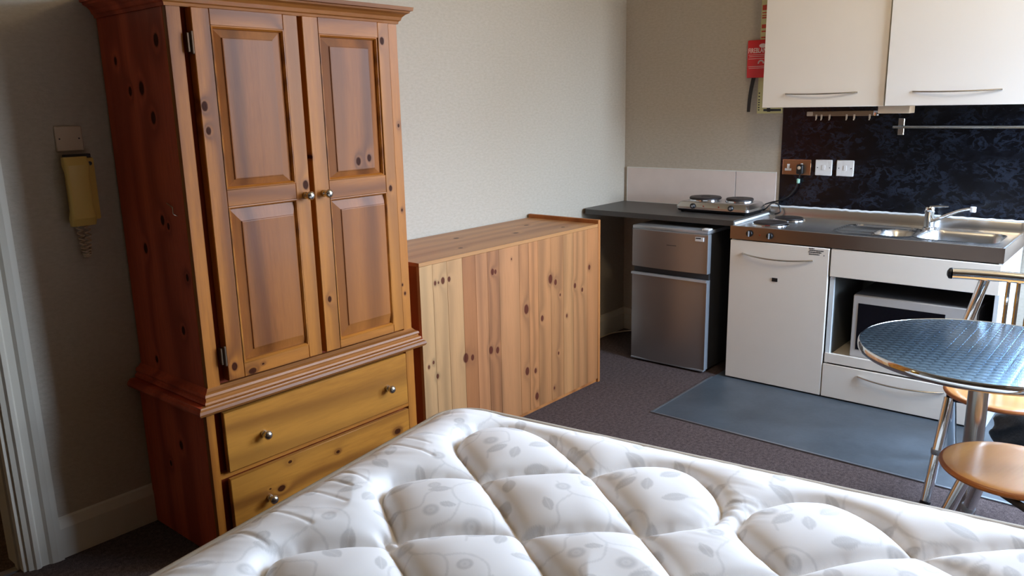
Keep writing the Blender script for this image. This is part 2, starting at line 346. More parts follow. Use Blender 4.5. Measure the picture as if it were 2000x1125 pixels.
def tabletop():
    m, nt, b = new_mat('swirl_stainless_steel')
    t = N(nt, 'ShaderNodeTexCoord'); sep = N(nt, 'ShaderNodeSeparateXYZ'); L(nt, t.outputs['Object'], sep.inputs[0])
    S = 1/0.034
    iy = M(nt, 'FLOOR', M(nt, 'MULTIPLY', sep.outputs['Y'], S))
    xx = M(nt, 'ADD', M(nt, 'MULTIPLY', sep.outputs['X'], S), M(nt, 'MULTIPLY', iy, 0.5))
    cx = M(nt, 'SUBTRACT', M(nt, 'FRACT', xx), 0.5); cy = M(nt, 'SUBTRACT', M(nt, 'FRACT', M(nt, 'MULTIPLY', sep.outputs['Y'], S)), 0.5)
    d = M(nt, 'SQRT', M(nt, 'ADD', M(nt, 'MULTIPLY', cx, cx), M(nt, 'MULTIPLY', cy, cy)))
    h = M(nt, 'ADD', M(nt, 'MULTIPLY', M(nt, 'SINE', M(nt, 'MULTIPLY', d, 40.0)), 0.12), M(nt, 'MULTIPLY', M(nt, 'MULTIPLY', d, d), -2.2))
    b.inputs['Base Color'].default_value = (0.40, 0.66, 0.92, 1); b.inputs['Metallic'].default_value = 1.0; b.inputs['Roughness'].default_value = 0.19  # blue cast of the window light put into the steel colour
    bump(nt, b, h, 0.0016, 0.30); return m
M_tabletop = tabletop()
def mattress_mat():
    m, nt, b = new_mat('quilted_damask')
    at = N(nt, 'ShaderNodeAttribute', attribute_name='print'); v = objcoord(nt)
    n = noise(nt, v, 500, 2); nl = noise(nt, v, 7, 2)
    base = mixc(nt, nl, srgb(236, 231, 226), srgb(243, 239, 235))
    f = M(nt, 'MULTIPLY', at.outputs['Fac'], M(nt, 'MULTIPLY_ADD', n, 0.4, 0.42))
    L(nt, mixc(nt, f, base, srgb(172, 168, 164)), b.inputs['Base Color']); b.inputs['Roughness'].default_value = 0.75; b.inputs['Specular IOR Level'].default_value = 0.3
    b.inputs['Sheen Weight'].default_value = 0.2
    bump(nt, b, n, 0.0003, 0.4); return m
M_quilt = mattress_mat()

# ------------------------------------------------------------------ ROOM SHELL
XL = -9.0; ZC = 2.95
box('floor', M_carpet, XL, 0.0, YF, 1.5, -0.1, 0.0, kind='structure')
box('ceiling', M_ceiling, XL-0.15, 0.15, YF-0.15, 1.6, ZC, ZC+0.1, kind='structure')
DX0, DX1, DZ = -4.86, -3.965, 2.12
mb = MB(); mb.box(DX1, 0.15, 0.0, 0.14, 0, ZC).box(XL, DX0, 0.0, 0.14, 0, ZC).box(DX0, DX1, 0.0, 0.14, DZ, ZC)
mb.build('wall_back', M_wall, kind='structure')
MB().box(0.0, 0.15, WR[1], 0.0, 0, ZC).box(0.0, 0.15, YF-0.15, WR[0], 0, ZC).box(0.0, 0.15, WR[0], WR[1], 0, WR[2]).box(0.0, 0.15, WR[0], WR[1], WR[3], ZC).build('wall_right', M_wall, kind='structure')
box('wall_left', M_far, XL-0.15, XL, YF-0.15, 1.6, 0, ZC, kind='structure')
mb = MB(); x0, x1, z0, z1 = WIN
mb.box(XL, x0, YF-0.15, YF, 0, ZC).box(x1, 0.0, YF-0.15, YF, 0, ZC).box(x0, x1, YF-0.15, YF, 0, z0).box(x0, x1, YF-0.15, YF, z1, ZC)
mb.build('wall_front', M_far, kind='structure')
# hallway beyond the doorway
box('wall_hall', M_yellow, XL, -3.2, 1.4, 1.5, 0, ZC, kind='structure')
box('wall_hall_side', M_wall, -3.2, -3.1, 0.14, 1.5, 0, ZC, kind='structure')
# window
wf = MB(); t = 0.06
wf.box(x0, x0+t, YF-0.12, YF-0.05, z0, z1).box(x1-t, x1, YF-0.12, YF-0.05, z0, z1).box(x0+t, x1-t, YF-0.12, YF-0.05, z0, z0+t).box(x0+t, x1-t, YF-0.12, YF-0.05, z1-t, z1)
wf.box((x0+x1)/2-0.03, (x0+x1)/2+0.03, YF-0.12, YF-0.05, z0+t, z1-t).box(x0+t, (x0+x1)/2-0.03, YF-0.12, YF-0.05, 1.9, 1.95).box((x0+x1)/2+0.03, x1-t, YF-0.12, YF-0.05, 1.9, 1.95)
win = wf.build('window_1', M_white_paint, kind='structure')
box('window_sill', M_white_paint, x0-0.05, x1+0.05, YF-0.06, YF+0.10, z0-0.03, z0, parent=win)
wf = MB(); y0, y1, z0, z1 = WR; t = 0.05
wf.box(0.05, 0.12, y0, y0+t, z0, z1).box(0.05, 0.12, y1-t, y1, z0, z1).box(0.05, 0.12, y0+t, y1-t, z0, z0+t).box(0.05, 0.12, y0+t, y1-t, z1-t, z1).box(0.05, 0.12, y0+t, y1-t, 1.80, 1.85)
win = wf.build('window_2', M_white_paint, kind='structure')
box('window_sill', M_white_paint, -0.08, 0.05, y0-0.04, y1+0.04, z0-0.03, z0, parent=win)
# baseboards
bprof = [(0, 0), (-0.020, 0), (-0.020, 0.115), (-0.014, 0.135), (-0.010, 0.150), (0, 0.155)]
MB().prism(bprof, 'X', -3.876, 0.0).build('baseboard_back', M_white_paint, kind='structure')
MB().prism([(a, b) for a, b in bprof], 'Y', -1.03, 0.0).build('baseboard_right', M_white_paint, kind='structure')
# architrave and door lining
aprof = [(-3.990, 0.0), (-3.990, -0.012), (-3.975, -0.016), (-3.968, -0.024), (-3.955, -0.024), (-3.948, -0.016), (-3.925, -0.018), (-3.915, -0.026), (-3.895, -0.030), (-3.876, -0.030), (-3.876, 0.0)]
MB().prism(aprof, 'Z', 0.0, 2.22).build('trim_1', M_white_paint, kind='structure')
MB().prism([(a, b) for a, b in [(0.0, 2.10), (-0.020, 2.10), (-0.030, 2.20), (-0.030, 2.22), (0, 2.22)]], 'X', DX0-0.1, -3.9905).build('trim_2', M_white_paint, kind='structure')
box('trim_3', M_white_paint, -4.005, -3.966, -0.004, 0.145, 0, 2.10, kind='structure')
box('trim_4', M_white_paint, -3.997, -4.012, 0.03, 0.06, 0, 2.10, kind='structure')
box('threshold_strip', M_strip, DX0, -4.015, 0.02, 0.055, 0.0, 0.006, kind='structure')
# lino
box('lino_floor', M_lino, -1.318, 0.0, -3.2, -1.018, 0.0, 0.004, kind='structure')
MB().box(-1.330, -1.318, -3.2, -1.006, 0, 0.006).box(-1.318, -0.62, -1.018, -1.006, 0, 0.006).build('trim_5', M_strip, kind='structure')

# ------------------------------------------------------------------ WARDROBE
W = thing('wardrobe', 'tall amber varnished pine wardrobe with two panelled doors above two drawers', 'wardrobe', (-3.02, -0.25, 0))
FY = -0.503
yb = -0.012
# carcass: side panels, back, frame
def woffs(): return None
# keep coordinate frame world-like for knots: meshes are moved by the parent's location, so shift knots in materials via a mapping
for mt in (M_pine_v, M_pine_h, M_pine_panel, M_pine_drawer, M_pine_mould, M_pine_side, M_pine_shadow): mt['shift'] = 1
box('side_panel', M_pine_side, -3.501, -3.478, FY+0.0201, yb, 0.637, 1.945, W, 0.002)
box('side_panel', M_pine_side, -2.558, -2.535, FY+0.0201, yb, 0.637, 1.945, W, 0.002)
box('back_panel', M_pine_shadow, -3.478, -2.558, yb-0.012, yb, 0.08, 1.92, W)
for a_, b_ in ((-3.501, -3.453), (-2.580, -2.535)): box('stile', M_pine_v, a_, b_, FY-0.002, FY+0.02, 0.657, 1.932, W, 0.001)
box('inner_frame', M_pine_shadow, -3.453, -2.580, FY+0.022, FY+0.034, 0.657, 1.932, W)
for a_, b_ in ((0.640, 0.657), (1.932, 1.945)): box('rail', M_pine_h, -3.501, -2.535, FY-0.001, FY+0.02, a_, b_, W)
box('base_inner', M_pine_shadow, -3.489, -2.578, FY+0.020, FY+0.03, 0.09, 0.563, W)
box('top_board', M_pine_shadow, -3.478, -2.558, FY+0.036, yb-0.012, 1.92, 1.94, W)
# cornice: swept profile around front and both sides
def swept(name, mat, prof, xl, xr, yf, yback, parent):
    """prof (out, z): profile swept left side, front, right side with mitred corners"""
    bm = bmesh.new(); rows = []
    for (o_, z_) in prof:
        rows.append([bm.verts.new((xl-o_, yback, z_)), bm.verts.new((xl-o_, yf-o_, z_)), bm.verts.new((xr+o_, yf-o_, z_)), bm.verts.new((xr+o_, yback, z_))])
    n = len(rows); fs = []
    for i in range(n):
        a, b = rows[i], rows[(i+1) % n]
        for k in range(3): fs.append(bm.faces.new((a[k], a[k+1], b[k+1], b[k])))
    fs.append(bm.faces.new([r[0] for r in rows])); fs.append(bm.faces.new([r[3] for r in rows]))
    bmesh.ops.recalc_face_normals(bm, faces=fs)
    me = bpy.data.meshes.new(name); bm.to_mesh(me); bm.free()
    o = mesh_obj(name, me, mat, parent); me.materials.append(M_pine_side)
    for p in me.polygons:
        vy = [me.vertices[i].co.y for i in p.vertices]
        if max(vy)-min(vy) > 0.2: p.material_index = 1  # side runs take the wood with the shade in its colour
    return o
swept('cornice', M_pine_mould, [(-0.02, 1.930), (0.006, 1.930), (0.008, 1.940), (0.014, 1.944), (0.018, 1.956), (0.028, 1.966), (0.040, 1.972), (0.042, 1.978), (0.050, 1.980), (0.052, 1.994), (-0.02, 1.994)], -3.501, -2.535, FY, yb, W)
swept('waist_moulding', M_pine_mould, [(-0.04, 0.608), (0.026, 0.608), (0.030, 0.613), (0.028, 0.620), (0.021, 0.624), (0.021, 0.630), (0.024, 0.636), (0.021, 0.644), (0.010, 0.650), (0.004, 0.657), (0.0015, 0.660), (-0.04, 0.640)], -3.501, -2.535, FY, yb, W)
swept('base_top_board', M_pine_mould, [(-0.05, 0.576), (0.034, 0.576), (0.040, 0.580), (0.043, 0.588), (0.040, 0.598), (0.034, 0.603), (0.032, 0.608), (-0.05, 0.608)], -3.520, -2.533, FY-0.004, yb, W)
def panel_door(x0, x1, z0, z1, ops, hinge_left, knobx):
    stile_l, stile_r = ops[0][0], ops[0][1]
    y0, y1 = -0.527, -0.490
    d = MB(); d.box(x0, stile_l, y0, y1, z0, z1, 0.0025).box(stile_r, x1, y0, y1, z0, z1, 0.0025)
    door = d.build('door', M_pine_v, W, smooth=True)
    zs = [z0] + [v for o in ops for v in (o[2], o[3])] + [z1]
    for i in range(0, len(zs), 2):
        box('door_rail', M_pine_h, stile_l, stile_r, y0, y1, zs[i], zs[i+1], door, 0.0015)
    for (a, b, c, e, ra, rb, rc, re) in ops:
        # sticking bead around the opening
        bm = bmesh.new()
        def ring(ins, y): return [bm.verts.new(p) for p in ((a+ins, y, c+ins), (b-ins, y, c+ins), (b-ins, y, e-ins), (a+ins, y, e-ins))]
        R_ = [ring(0.0, y0-0.0015), ring(0.004, y0-0.002), ring(0.009, y0+0.004), ring(0.011, y0+0.012)]
        for p, q in zip(R_, R_[1:]):
            for k in range(4): bm.faces.new((p[k], p[(k+1) % 4], q[(k+1) % 4], q[k]))
        bmesh.ops.recalc_face_normals(bm, faces=bm.faces)
        me = bpy.data.meshes.new('bead'); bm.to_mesh(me); bm.free(); mesh_obj('bead', me, M_pine_h, door)
        # raised field
        bm = bmesh.new()
        def rg(x0_, x1_, z0_, z1_, y): return [bm.verts.new(p) for p in ((x0_, y, z0_), (x1_, y, z0_), (x1_, y, z1_), (x0_, y, z1_))]
        q0 = rg(a, b, c, e, y0+0.013); q1 = rg(ra-0.004, rb+0.004, rc-0.004, re+0.004, y0+0.004); q2 = rg(ra-0.003, rb+0.003, rc-0.003, re+0.003, y0+0.0005); q3 = rg(ra, rb, rc, re, y0)
        for p, q in ((q0, q1), (q1, q2), (q2, q3)):
            for k in range(4): bm.faces.new((p[k], p[(k+1) % 4], q[(k+1) % 4], q[k]))
        bm.faces.new(q3); qb = rg(a, b, c, e, y1); bm.faces.new(qb)
        for k in range(4): bm.faces.new((q0[k], q0[(k+1) % 4], qb[(k+1) % 4], qb[k]))
        bmesh.ops.recalc_face_normals(bm, faces=bm.faces)
        me = bpy.data.meshes.new('panel'); bm.to_mesh(me); bm.free(); mesh_obj('panel', me, M_pine_panel, door)
    knob((knobx, y0, 1.292), door)
    if hinge_left:
        for hz in (1.82, 0.765):
            h = MB(); h.box(x0-0.018, x0+0.0005, y0+0.004, y0+0.02, hz-0.03, hz+0.03, 0.001).lathe([(0.004, -0.036), (0.0055, -0.034), (0.0055, 0.034), (0.004, 0.036)], (x0-0.004, y0+0.002, hz), n=10)
            h.build('hinge', M_brass_dark, door)
    return door
def knob(loc, parent):
    MB().lathe([(0.0, -0.001), (0.0125, 0.0), (0.0135, 0.004), (0.011, 0.010), (0.0075, 0.014), (0.0075, 0.018), (0.013, 0.022), (0.0165, 0.029), (0.0165, 0.034), (0.012, 0.040), (0.005, 0.0425), (0.0, 0.043)], loc, '-Y', 24).build('knob', M_nickel, parent, smooth=60)
panel_door(-3.430, -3.027, 0.672, 1.930, [(-3.366, -3.088, 0.722, 1.283, -3.316, -3.110, 0.768, 1.224), (-3.366, -3.088, 1.340, 1.877, -3.325, -3.138, 1.377, 1.836)], True, -3.049)
panel_door(-3.007, -2.598, 0.672, 1.930, [(-2.938, -2.655, 0.705, 1.268, -2.885, -2.672, 0.758, 1.218), (-2.938, -2.663, 1.337, 1.871, -2.889, -2.709, 1.370, 1.826)], False, -2.965)
# base
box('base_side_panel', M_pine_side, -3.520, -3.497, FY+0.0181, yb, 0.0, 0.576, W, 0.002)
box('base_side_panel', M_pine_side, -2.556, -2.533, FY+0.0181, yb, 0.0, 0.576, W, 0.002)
for a_, b_ in ((-3.520, -3.489), (-2.578, -2.533)): box('base_stile', M_pine_v, a_, b_, FY-0.004, FY+0.018, 0.0, 0.576, W, 0.001)
for a_, b_ in ((0.563, 0.576), (0.310, 0.332), (0.0, 0.09)): box('base_rail', M_pine_h, -3.489, -2.578, FY-0.003, FY+0.018, a_, b_, W)
for i, (z0_, z1_, kn) in enumerate(((0.334, 0.562, (-3.316, -2.712)), (0.092, 0.308, (-3.316, -2.712)))):
    d = box('drawer', M_pine_drawer, -3.466, -2.596, -0.528, -0.5075, z0_, z1_, W, 0.003)
    for kx in kn: knob((kx, -0.528, (0.437, 0.178)[i]), d)
MB().tube([(-3.503, -0.372, 1.300), (-3.508, -0.40, 1.296), (-3.511, -0.425, 1.288), (-3.516, -0.435, 1.270), (-3.504, -0.437, 1.262)], 0.0022, 8, smoothsub=3).build('side_hook', M_nickel, W, smooth=True)

# ------------------------------------------------------------------ PINE CHEST (plain plank back facing the room)
CH = thing('pine_cabinet', 'low knotty pine cabinet of wide upright planks standing between wardrobe and worktop', 'cabinet', (-1.78, -0.26, 0))
cb = [-2.485, -2.405, -2.314, -2.213, -2.125, -2.04, -1.955, -1.802, -1.726, -1.649, -1.541, -1.429, -1.335, -1.205, -1.077]
tints = [(230, 176, 118), (228, 172, 114), (222, 164, 108), (192, 122, 72), (212, 140, 88), (200, 130, 80), (216, 146, 92), (208, 138, 84), (220, 146, 88), (214, 144, 88), (208, 140, 86), (218, 152, 94), (214, 146, 90), (206, 136, 82)]
for i in range(len(cb)-1):
    t_ = tints[i]
    kn_i = [(k[0], k[1], k[2]*0.85) for k in KN if cb[i]-0.03 < k[0] < cb[i+1]+0.03]
    mt = wood('pine_plank_tone', 'Z', (srgb(*(int(c*.80) for c in t_)), srgb(*(int(c*.62) for c in t_)), srgb(*(int(c*.87) for c in t_))), knots=kn_i or [(0, -5, .01)], freq=60+8*(i % 3), rough=0.5, coat=0.0, varscale=2.4, dark=(0.085, 0.020, 0.012, 1)); mt['shift'] = 1
    box('plank', mt, cb[i]+0.0004, cb[i+1]-0.0004, -0.516, -0.498, 0.022, 0.922, CH, 0.0008)
tb = [(-0.516, -0.36), (-0.36, -0.20), (-0.20, -0.012)]
for a_, b_ in tb:
    box('top_plank', M_chest_top, -2.485, -1.098, a_+0.0003, b_-0.0003, 0.9225, 0.940, CH, 0.0008)
box('end_board', M_chest_side, -1.0975, -1.0765, -0.5185, -0.012, 0.0, 0.962, CH, 0.0015, label='end board standing proud of the top')
box('end_board', M_chest_side, -2.483, -2.463, -0.497, -0.012, 0.0, 0.922, CH, 0.001)
box('plinth', M_chest_side, -2.462, -1.098, -0.507, -0.49, 0.0, 0.0215, CH, 0.001)
box('back_board', M_pine_shadow, -2.462, -1.098, -0.024, -0.012, 0.02, 0.922, CH)
for mt in (M_chest_top, M_chest_side): mt['shift2'] = 1

# ------------------------------------------------------------------ KITCHENETTE
KF = -0.569; YA, YB_ = -1.068, -2.423
K = thing('kitchenette_unit', 'cream compact kitchenette with steel sink top, fridge door, microwave niche and drawer', 'kitchen unit', (-0.3, -1.75, 0))
def rrect(px, py, x0, x1, y0, y1, r):
    qx = np.abs(px-(x0+x1)/2)-((x1-x0)/2-r); qy = np.abs(py-(y0+y1)/2)-((y1-y0)/2-r)
    return np.sqrt(np.maximum(qx, 0)**2+np.maximum(qy, 0)**2)+np.minimum(np.maximum(qx, qy), 0)-r
def sst(a, b, x): t_ = np.clip((x-a)/(b-a), 0, 1); return t_*t_*(3-2*t_)
def grid_mesh(name, X, Y, Z):
    n, m = X.shape; v = np.stack([X, Y, Z], -1).reshape(-1, 3)
    idx = np.arange(n*m).reshape(n, m); f = np.stack([idx[:-1, :-1], idx[1:, :-1], idx[1:, 1:], idx[:-1, 1:]], -1).reshape(-1, 4)
    me = bpy.data.meshes.new(name); me.from_pydata(v.tolist(), [], f.tolist()); me.update(); return me
gx = np.linspace(KF, -0.004, 114); gy = np.linspace(YB_, YA, 272); X, Y = np.meshgrid(gx, gy, indexing='ij')
Z = np.full(X.shape, 0.905)
dedge = np.minimum.reduce([X-KF, Y-YB_, YA-Y])
Z += 0.004*(1-sst(0.006, 0.018, dedge)) - 0.003*(1-sst(0.0, 0.006, dedge))
Z += 0.056*sst(-0.028, -0.016, X)                                   # upstand at the wall
bowl = rrect(X, Y, -0.475, -0.125, -2.375, -2.005, 0.075); Z -= 0.150*(1-sst(-0.045, 0.0, bowl)); Z += 0.0025*np.exp(-(bowl/0.006)**2)
half = rrect(X, Y, -0.475, -0.215, -1.985, -1.795, 0.085); Z -= 0.075*(1-sst(-0.05, 0.0, half)); Z += 0.0025*np.exp(-(half/0.006)**2)
dr = rrect(X, Y, -0.485, -0.130, -1.99, -1.585, 0.09); rib = 0.5+0.5*np.cos((X+0.485)*2*PI/0.034)
ind = (1-sst(-0.012, 0.0, dr))*sst(0.0, 0.012, half); Z -= ind*(0.010*rib+0.003); Z += 0.002*np.exp(-(dr/0.006)**2)*sst(0.0, 0.012, half)
me = grid_mesh('sink_top', X, Y, Z); sink = mesh_obj('sink_top', me, M_steel, K, smooth=True)
me.flip_normals() if me.polygons[0].normal.z < 0 else None
mb = MB(); mb.box(KF-0.0005, KF+0.0015, YB_, YA, 0.834, 0.9065).box(KF, -0.004, YB_-0.0015, YB_+0.0005, 0.834, 0.9065).box(KF, -0.004, YA-0.0005, YA+0.0015, 0.834, 0.9065).box(KF, KF+0.02, YB_, YA, 0.834, 0.8355)
fascia = mb.build('fascia', M_steel_fascia, K, label='brushed steel front edge with two dark controls')
for yy, zz in ((-1.183, 0.872), (-1.300, 0.868)):
    kb = MB(); kb.lathe([(0.018, 0), (0.018, 0.010), (0.016, 0.013), (0, 0.013)], (KF-0.001, yy, zz), '-X', 24).build('control_dial', M_black, fascia, smooth=True)
    MB().box(KF-0.022, KF-0.012, yy-0.0035, yy+0.0035, zz-0.015, zz+0.015, 0.001).build('dial_grip', M_fridge_trim, fascia)
MB().lathe([(0.004, 0), (0.004, 0.003), (0, 0.004)], (KF-0.001, -1.243, 0.868), '-X', 12).build('indicator_light', M_red_dot, fascia)
for (px, py, r_) in ((-0.385, -1.225, 0.094), (-0.155, -1.245, 0.080)):
    MB().lathe([(r_+0.012, 0.0), (r_+0.012, 0.004), (r_+0.004, 0.008), (r_+0.001, 0.004)], (px, py, 0.9045), n=40).build('hob_trim_ring', M_chrome, sink, smooth=True)
    MB().lathe([(r_, 0.0), (r_, 0.012), (r_-0.005, 0.015), (r_*0.3, 0.015), (r_*0.28, 0.013), (0, 0.013)], (px, py, 0.9045), n=40).build('hob_plate', M_iron, sink, smooth=True)
for (px, py, pz) in ((-0.30, -2.19, 0.756), (-0.345, -1.89, 0.831)):
    MB().lathe([(0.0, 0.0), (0.026, 0.001), (0.030, 0.003), (0.034, 0.0015)], (px, py, pz), n=24).build('waste', M_chrome, sink, smooth=True)
tp = MB(); tp.lathe([(0.030, 0), (0.030, 0.004), (0.024, 0.008), (0.023, 0.085), (0.026, 0.088), (0.026, 0.108), (0.022, 0.116), (0, 0.118)], (-0.085, -1.985, 0.905), n=24)
tap = tp.build('tap', M_chrome, K, smooth=50)
MB().tube([(-0.095, -2.000, 0.945), (-0.11, -2.05, 0.972), (-0.125, -2.12, 1.008), (-0.14, -2.17, 1.026), (-0.15, -2.195, 1.030)], 0.0105, 14, smoothsub=4).build('spout', M_chrome, tap, smooth=True)
MB().lathe([(0.013, 0), (0.0145, 0.003), (0.0145, 0.026), (0.012, 0.028)], (-0.152, -2.202, 1.014), n=20).build('spout_nozzle', M_white_plastic, tap, smooth=True)
MB().tube([(-0.085, -1.985, 1.020), (-0.09, -2.02, 1.026), (-0.098, -2.078, 1.029)], [0.008, 0.0035], 10).build('tap_lever', M_chrome, tap, smooth=True)
# cabinet carcass
mb = MB(); mb.box(KF+0.025, -0.006, YA-0.018, YA, 0.0, 0.834).box(KF+0.025, -0.006, -1.650, -1.632, 0.0, 0.834).box(KF+0.003, -0.006, YB_, YB_+0.018, 0.0, 0.834).box(-0.02, -0.006, YB_+0.018, YA-0.018, 0.0, 0.834)
carc = mb.build('carcass', M_cab_edge, K)
MB().box(KF+0.006, KF+0.025, -1.662, -1.640, 0.235, 0.682).build('post', M_cab_edge, K)
mb = MB(); mb.box(KF+0.02, -0.022, YB_+0.0185, -1.6505, 0.222, 0.236)
mb.build('niche_floor', M_cab, K)
box('niche_floor_edge', M_cab, KF-0.002, KF+0.02, YB_+0.018, -1.640, 0.205, 0.256, K, 0.0015)
MB().box(-0.028, -0.022, YB_+0.0185, -1.6505, 0.236, 0.83).box(KF+0.03, -0.028, -1.6535, -1.6505, 0.237, 0.68).box(KF+0.03, -0.028, YB_+0.0185, YB_+0.022, 0.237, 0.68).box(KF+0.03, -0.028, YB_+0.0225, -1.654, 0.676, 0.681).build('niche_lining', M_inside, K)
def bow_handle(y0, y1, z, xf, parent, droop=0.006, out=0.028):
    pts = []
    for i in range(13):
        t_ = i/12; b_ = 4*t_*(1-t_)
        pts.append((xf-0.002-out*b_**0.8, y0+(y1-y0)*t_, z-droop*b_))
    return MB().tube(pts, [0.0055]*13, 10, flat=0.8).build('handle', M_nickel, parent, smooth=True)
dr1 = box('fridge_door', M_cab, KF-0.008, KF+0.012, -1.630, -1.074, 0.012, 0.828, K, 0.002)
bow_handle(-1.148, -1.548, 0.757, KF-0.008, dr1, 0.014)
MB().box(KF-0.011, KF-0.0075, -1.360, -1.328, 0.616, 0.637, 0.001).build('badge', M_black, dr1)
ds = MB()
for j, (ya, yb2, zz) in enumerate(((-1.522, -1.553, .822), (-1.526, -1.600, .812), (-1.522, -1.590, .802), (-1.524, -1.580, .791), (-1.602, -1.606, .789))):
    yy = ya
    while yy > yb2+0.002:
        w_ = min(random.uniform(.004, .011), yy-yb2); ds.box(KF-0.0088, KF-0.0079, yy-w_, yy, zz-0.003, zz+0.003); yy -= w_+0.0015
ds.build('sticker_text', M_print, dr1, kind='stuff')
box('upper_panel', M_cab, KF-0.008, KF+0.012, YB_+0.004, -1.640, 0.682, 0.828, K, 0.002)
dw = box('drawer', M_cab, KF-0.008, KF+0.012, YB_+0.004, -1.636, 0.012, 0.196, K, 0.002)
bow_handle(-1.82, -2.235, 0.160, KF-0.008, dw, 0.012)
MB().box(KF+0.03, KF+0.045, YB_+0.02, YA-0.02, 0.0, 0.10).build('kickboard', M_black, K)
# sealant bead along the upstand and left edge
sl = MB(); pts = [(-0.012, YA-0.45*0, 0.963)]
sl.tube([(-0.0155, YA-0.004-(YB_-YA)*-1*i/60*1.0, 0.9635+random.uniform(-0.002, 0.003)) for i in range(61)], 0.006, 8)
sl.tube([(-0.52, YA+0.004, 0.9125), (-0.3, YA+0.0035, 0.9135), (-0.03, YA+0.003, 0.915)], [0.008, 0.006], 8)
sl.build('sealant', M_silicone, K, smooth=True)

# microwave
mw = thing('microwave', 'silver-white microwave with dark glass door inside the kitchenette niche', 'microwave', (-0.35, -2.03, 0.236))
box('body', M_micro_body, -0.515, -0.12, -2.34, -1.755, 0.246, 0.592, mw, 0.005)
dm = box('door', M_micro, -0.535, -0.5155, -2.335, -1.758, 0.250, 0.590, mw, 0.004)
box('door_glass', M_darkglass, -0.5375, -0.5345, -2.20, -1.785, 0.295, 0.548, dm, 0.001)
for sx in (-0.49, -0.15):
    for sy in (-2.31, -1.79): MB().lathe([(0.012, 0), (0.014, 0.0102)], (sx, sy, 0.236), n=12).build('foot', M_black, mw)

# ------------------------------------------------------------------ under-counter fridge
F = thing('fridge_freezer', 'small silver under-counter fridge freezer with two doors beneath charcoal worktop', 'fridge', (-0.35, -0.69, 0))
box('body', M_fridge_body, -0.555, -0.09, -0.940, -0.443, 0.012, 0.845, F, 0.004)
MB().box(-0.600, -0.085, -0.945, -0.438, 0.846, 0.868, 0.005, 2).build('lid', M_fridge_trim, F, smooth=True)
def fdoor(z0_, z1_, nm):
    # slightly bowed door
    ys = np.linspace(-0.945, -0.436, 13); prof = [(-0.557, -0.945)] + [(-0.596-0.011*(1-((y+0.69)/0.255)**2), y) for y in ys] + [(-0.557, -0.436)]
    return MB().prism(prof, 'Z', z0_, z1_).build(nm, M_fridge, F, smooth=30)
d1 = fdoor(0.612, 0.842, 'freezer_door'); d2 = fdoor(0.022, 0.562, 'fridge_door')
MB().box(-0.600, -0.557, -0.946, -0.435, 0.844-0.006, 0.8455, 0.001).build('top_trim', M_fridge_trim, d1)
gp = MB(); gp.box(-0.572, -0.557, -0.944, -0.437, 0.563, 0.611); gp.build('grip_recess', M_fridge_body, F)
MB().prism([(-0.612, 0.562), (-0.606, 0.576), (-0.580, 0.574), (-0.580, 0.563)], 'Y', -0.946, -0.436).build('grip_lip', M_fridge_trim, d2)
MB().box(-0.602, -0.56, -0.9485, -0.945, 0.612, 0.842, 0.001).build('door_edge', M_fridge_trim, d1)
MB().box(-0.602, -0.56, -0.9485, -0.945, 0.022, 0.572, 0.001).build('door_edge', M_fridge_trim, d2)
MB().box(-0.603, -0.57, -0.944, -0.437, 0.012, 0.0215, 0.001).build('bottom_trim', M_fridge_trim, d2)
hg = MB(); hg.box(-0.602, -0.555, -0.951, -0.905, 0.868, 0.880, 0.003); hg.build('hinge_cover', M_white_plastic, F, smooth=True)
stk = box('energy_sticker', M_white_plastic, -0.6085, -0.5985, -0.920, -0.868, 0.805, 0.828, d1)
MB().box(-0.6093, -0.6083, -0.905, -0.872, 0.819, 0.8265).build('sticker_print', M_print, d1)
MB().box(-0.6083, -0.6073, -0.745, -0.68, 0.762, 0.766).build('door_badge', M_fridge_body, d1)
for sx in (-0.53, -0.12):
    for sy in (-0.91, -0.47): MB().lathe([(0.015, 0), (0.017, 0.0125)], (sx, sy, 0), n=12).build('foot', M_black, F)
tag(MB().tube([(-0.9, -0.03, 0.008), (-0.5, -0.028, 0.008), (-0.26, -0.032, 0.009), (-0.19, -0.05, 0.012), (-0.11, -0.12, 0.02), (-0.07, -0.28, 0.05), (-0.070, -0.40, 0.12)], 0.0045, 8, smoothsub=5).build('power_cable', M_old_white, smooth=True), 'pale power cable lying on the floor behind the fridge', 'cable')

# ------------------------------------------------------------------ worktop, tiles, splashback
tag(MB().prism([(-0.455, -0.002), (-0.50, -0.010), (-0.522, -0.03), (-0.530, -0.06), (-0.530, -1.0655), (-0.002, -1.0655), (-0.002, -0.002)], 'Z', 0.898, 0.930).build('worktop', M_worktop, None), 'charcoal laminate worktop in the corner carrying the portable hotplate', 'worktop')
SP = thing('tile_upstand', 'beige stone-look tile upstand on the wall behind the portable hotplate', 'tiles', (0, -0.55, 0.93))
box('tile', M_tile, -0.010, -0.001, -0.829, -0.030, 0.934, 1.163, SP, 0.001)
box('tile', M_tile, -0.010, -0.001, -1.094, -0.8325, 0.934, 1.163, SP, 0.001)
MB().box(-0.009, -0.001, -0.8325, -0.829, 0.934, 1.163).build('grout_line', M_print, SP)
MB().box(-0.011, -0.001, -1.094, -0.026, 1.1632, 1.169).box(-0.011, -0.001, -0.0298, -0.025, 0.932, 1.1632).box(-0.012, -0.001, -1.066, -0.026, 0.9305, 0.9338).build('grout', M_grout, SP)
tag(box('splashback', M_marble, -0.008, -0.001, -2.55, -1.116, 0.9645, 1.60), 'black marble-effect splashback panel behind the sink', 'splashback')
tag(box('splashback_edge', M_wall, -0.006, -0.001, -1.1155, -1.0950, 0.966, 1.60), 'narrow beige wall strip beside the black splashback', 'wall strip') if False else None

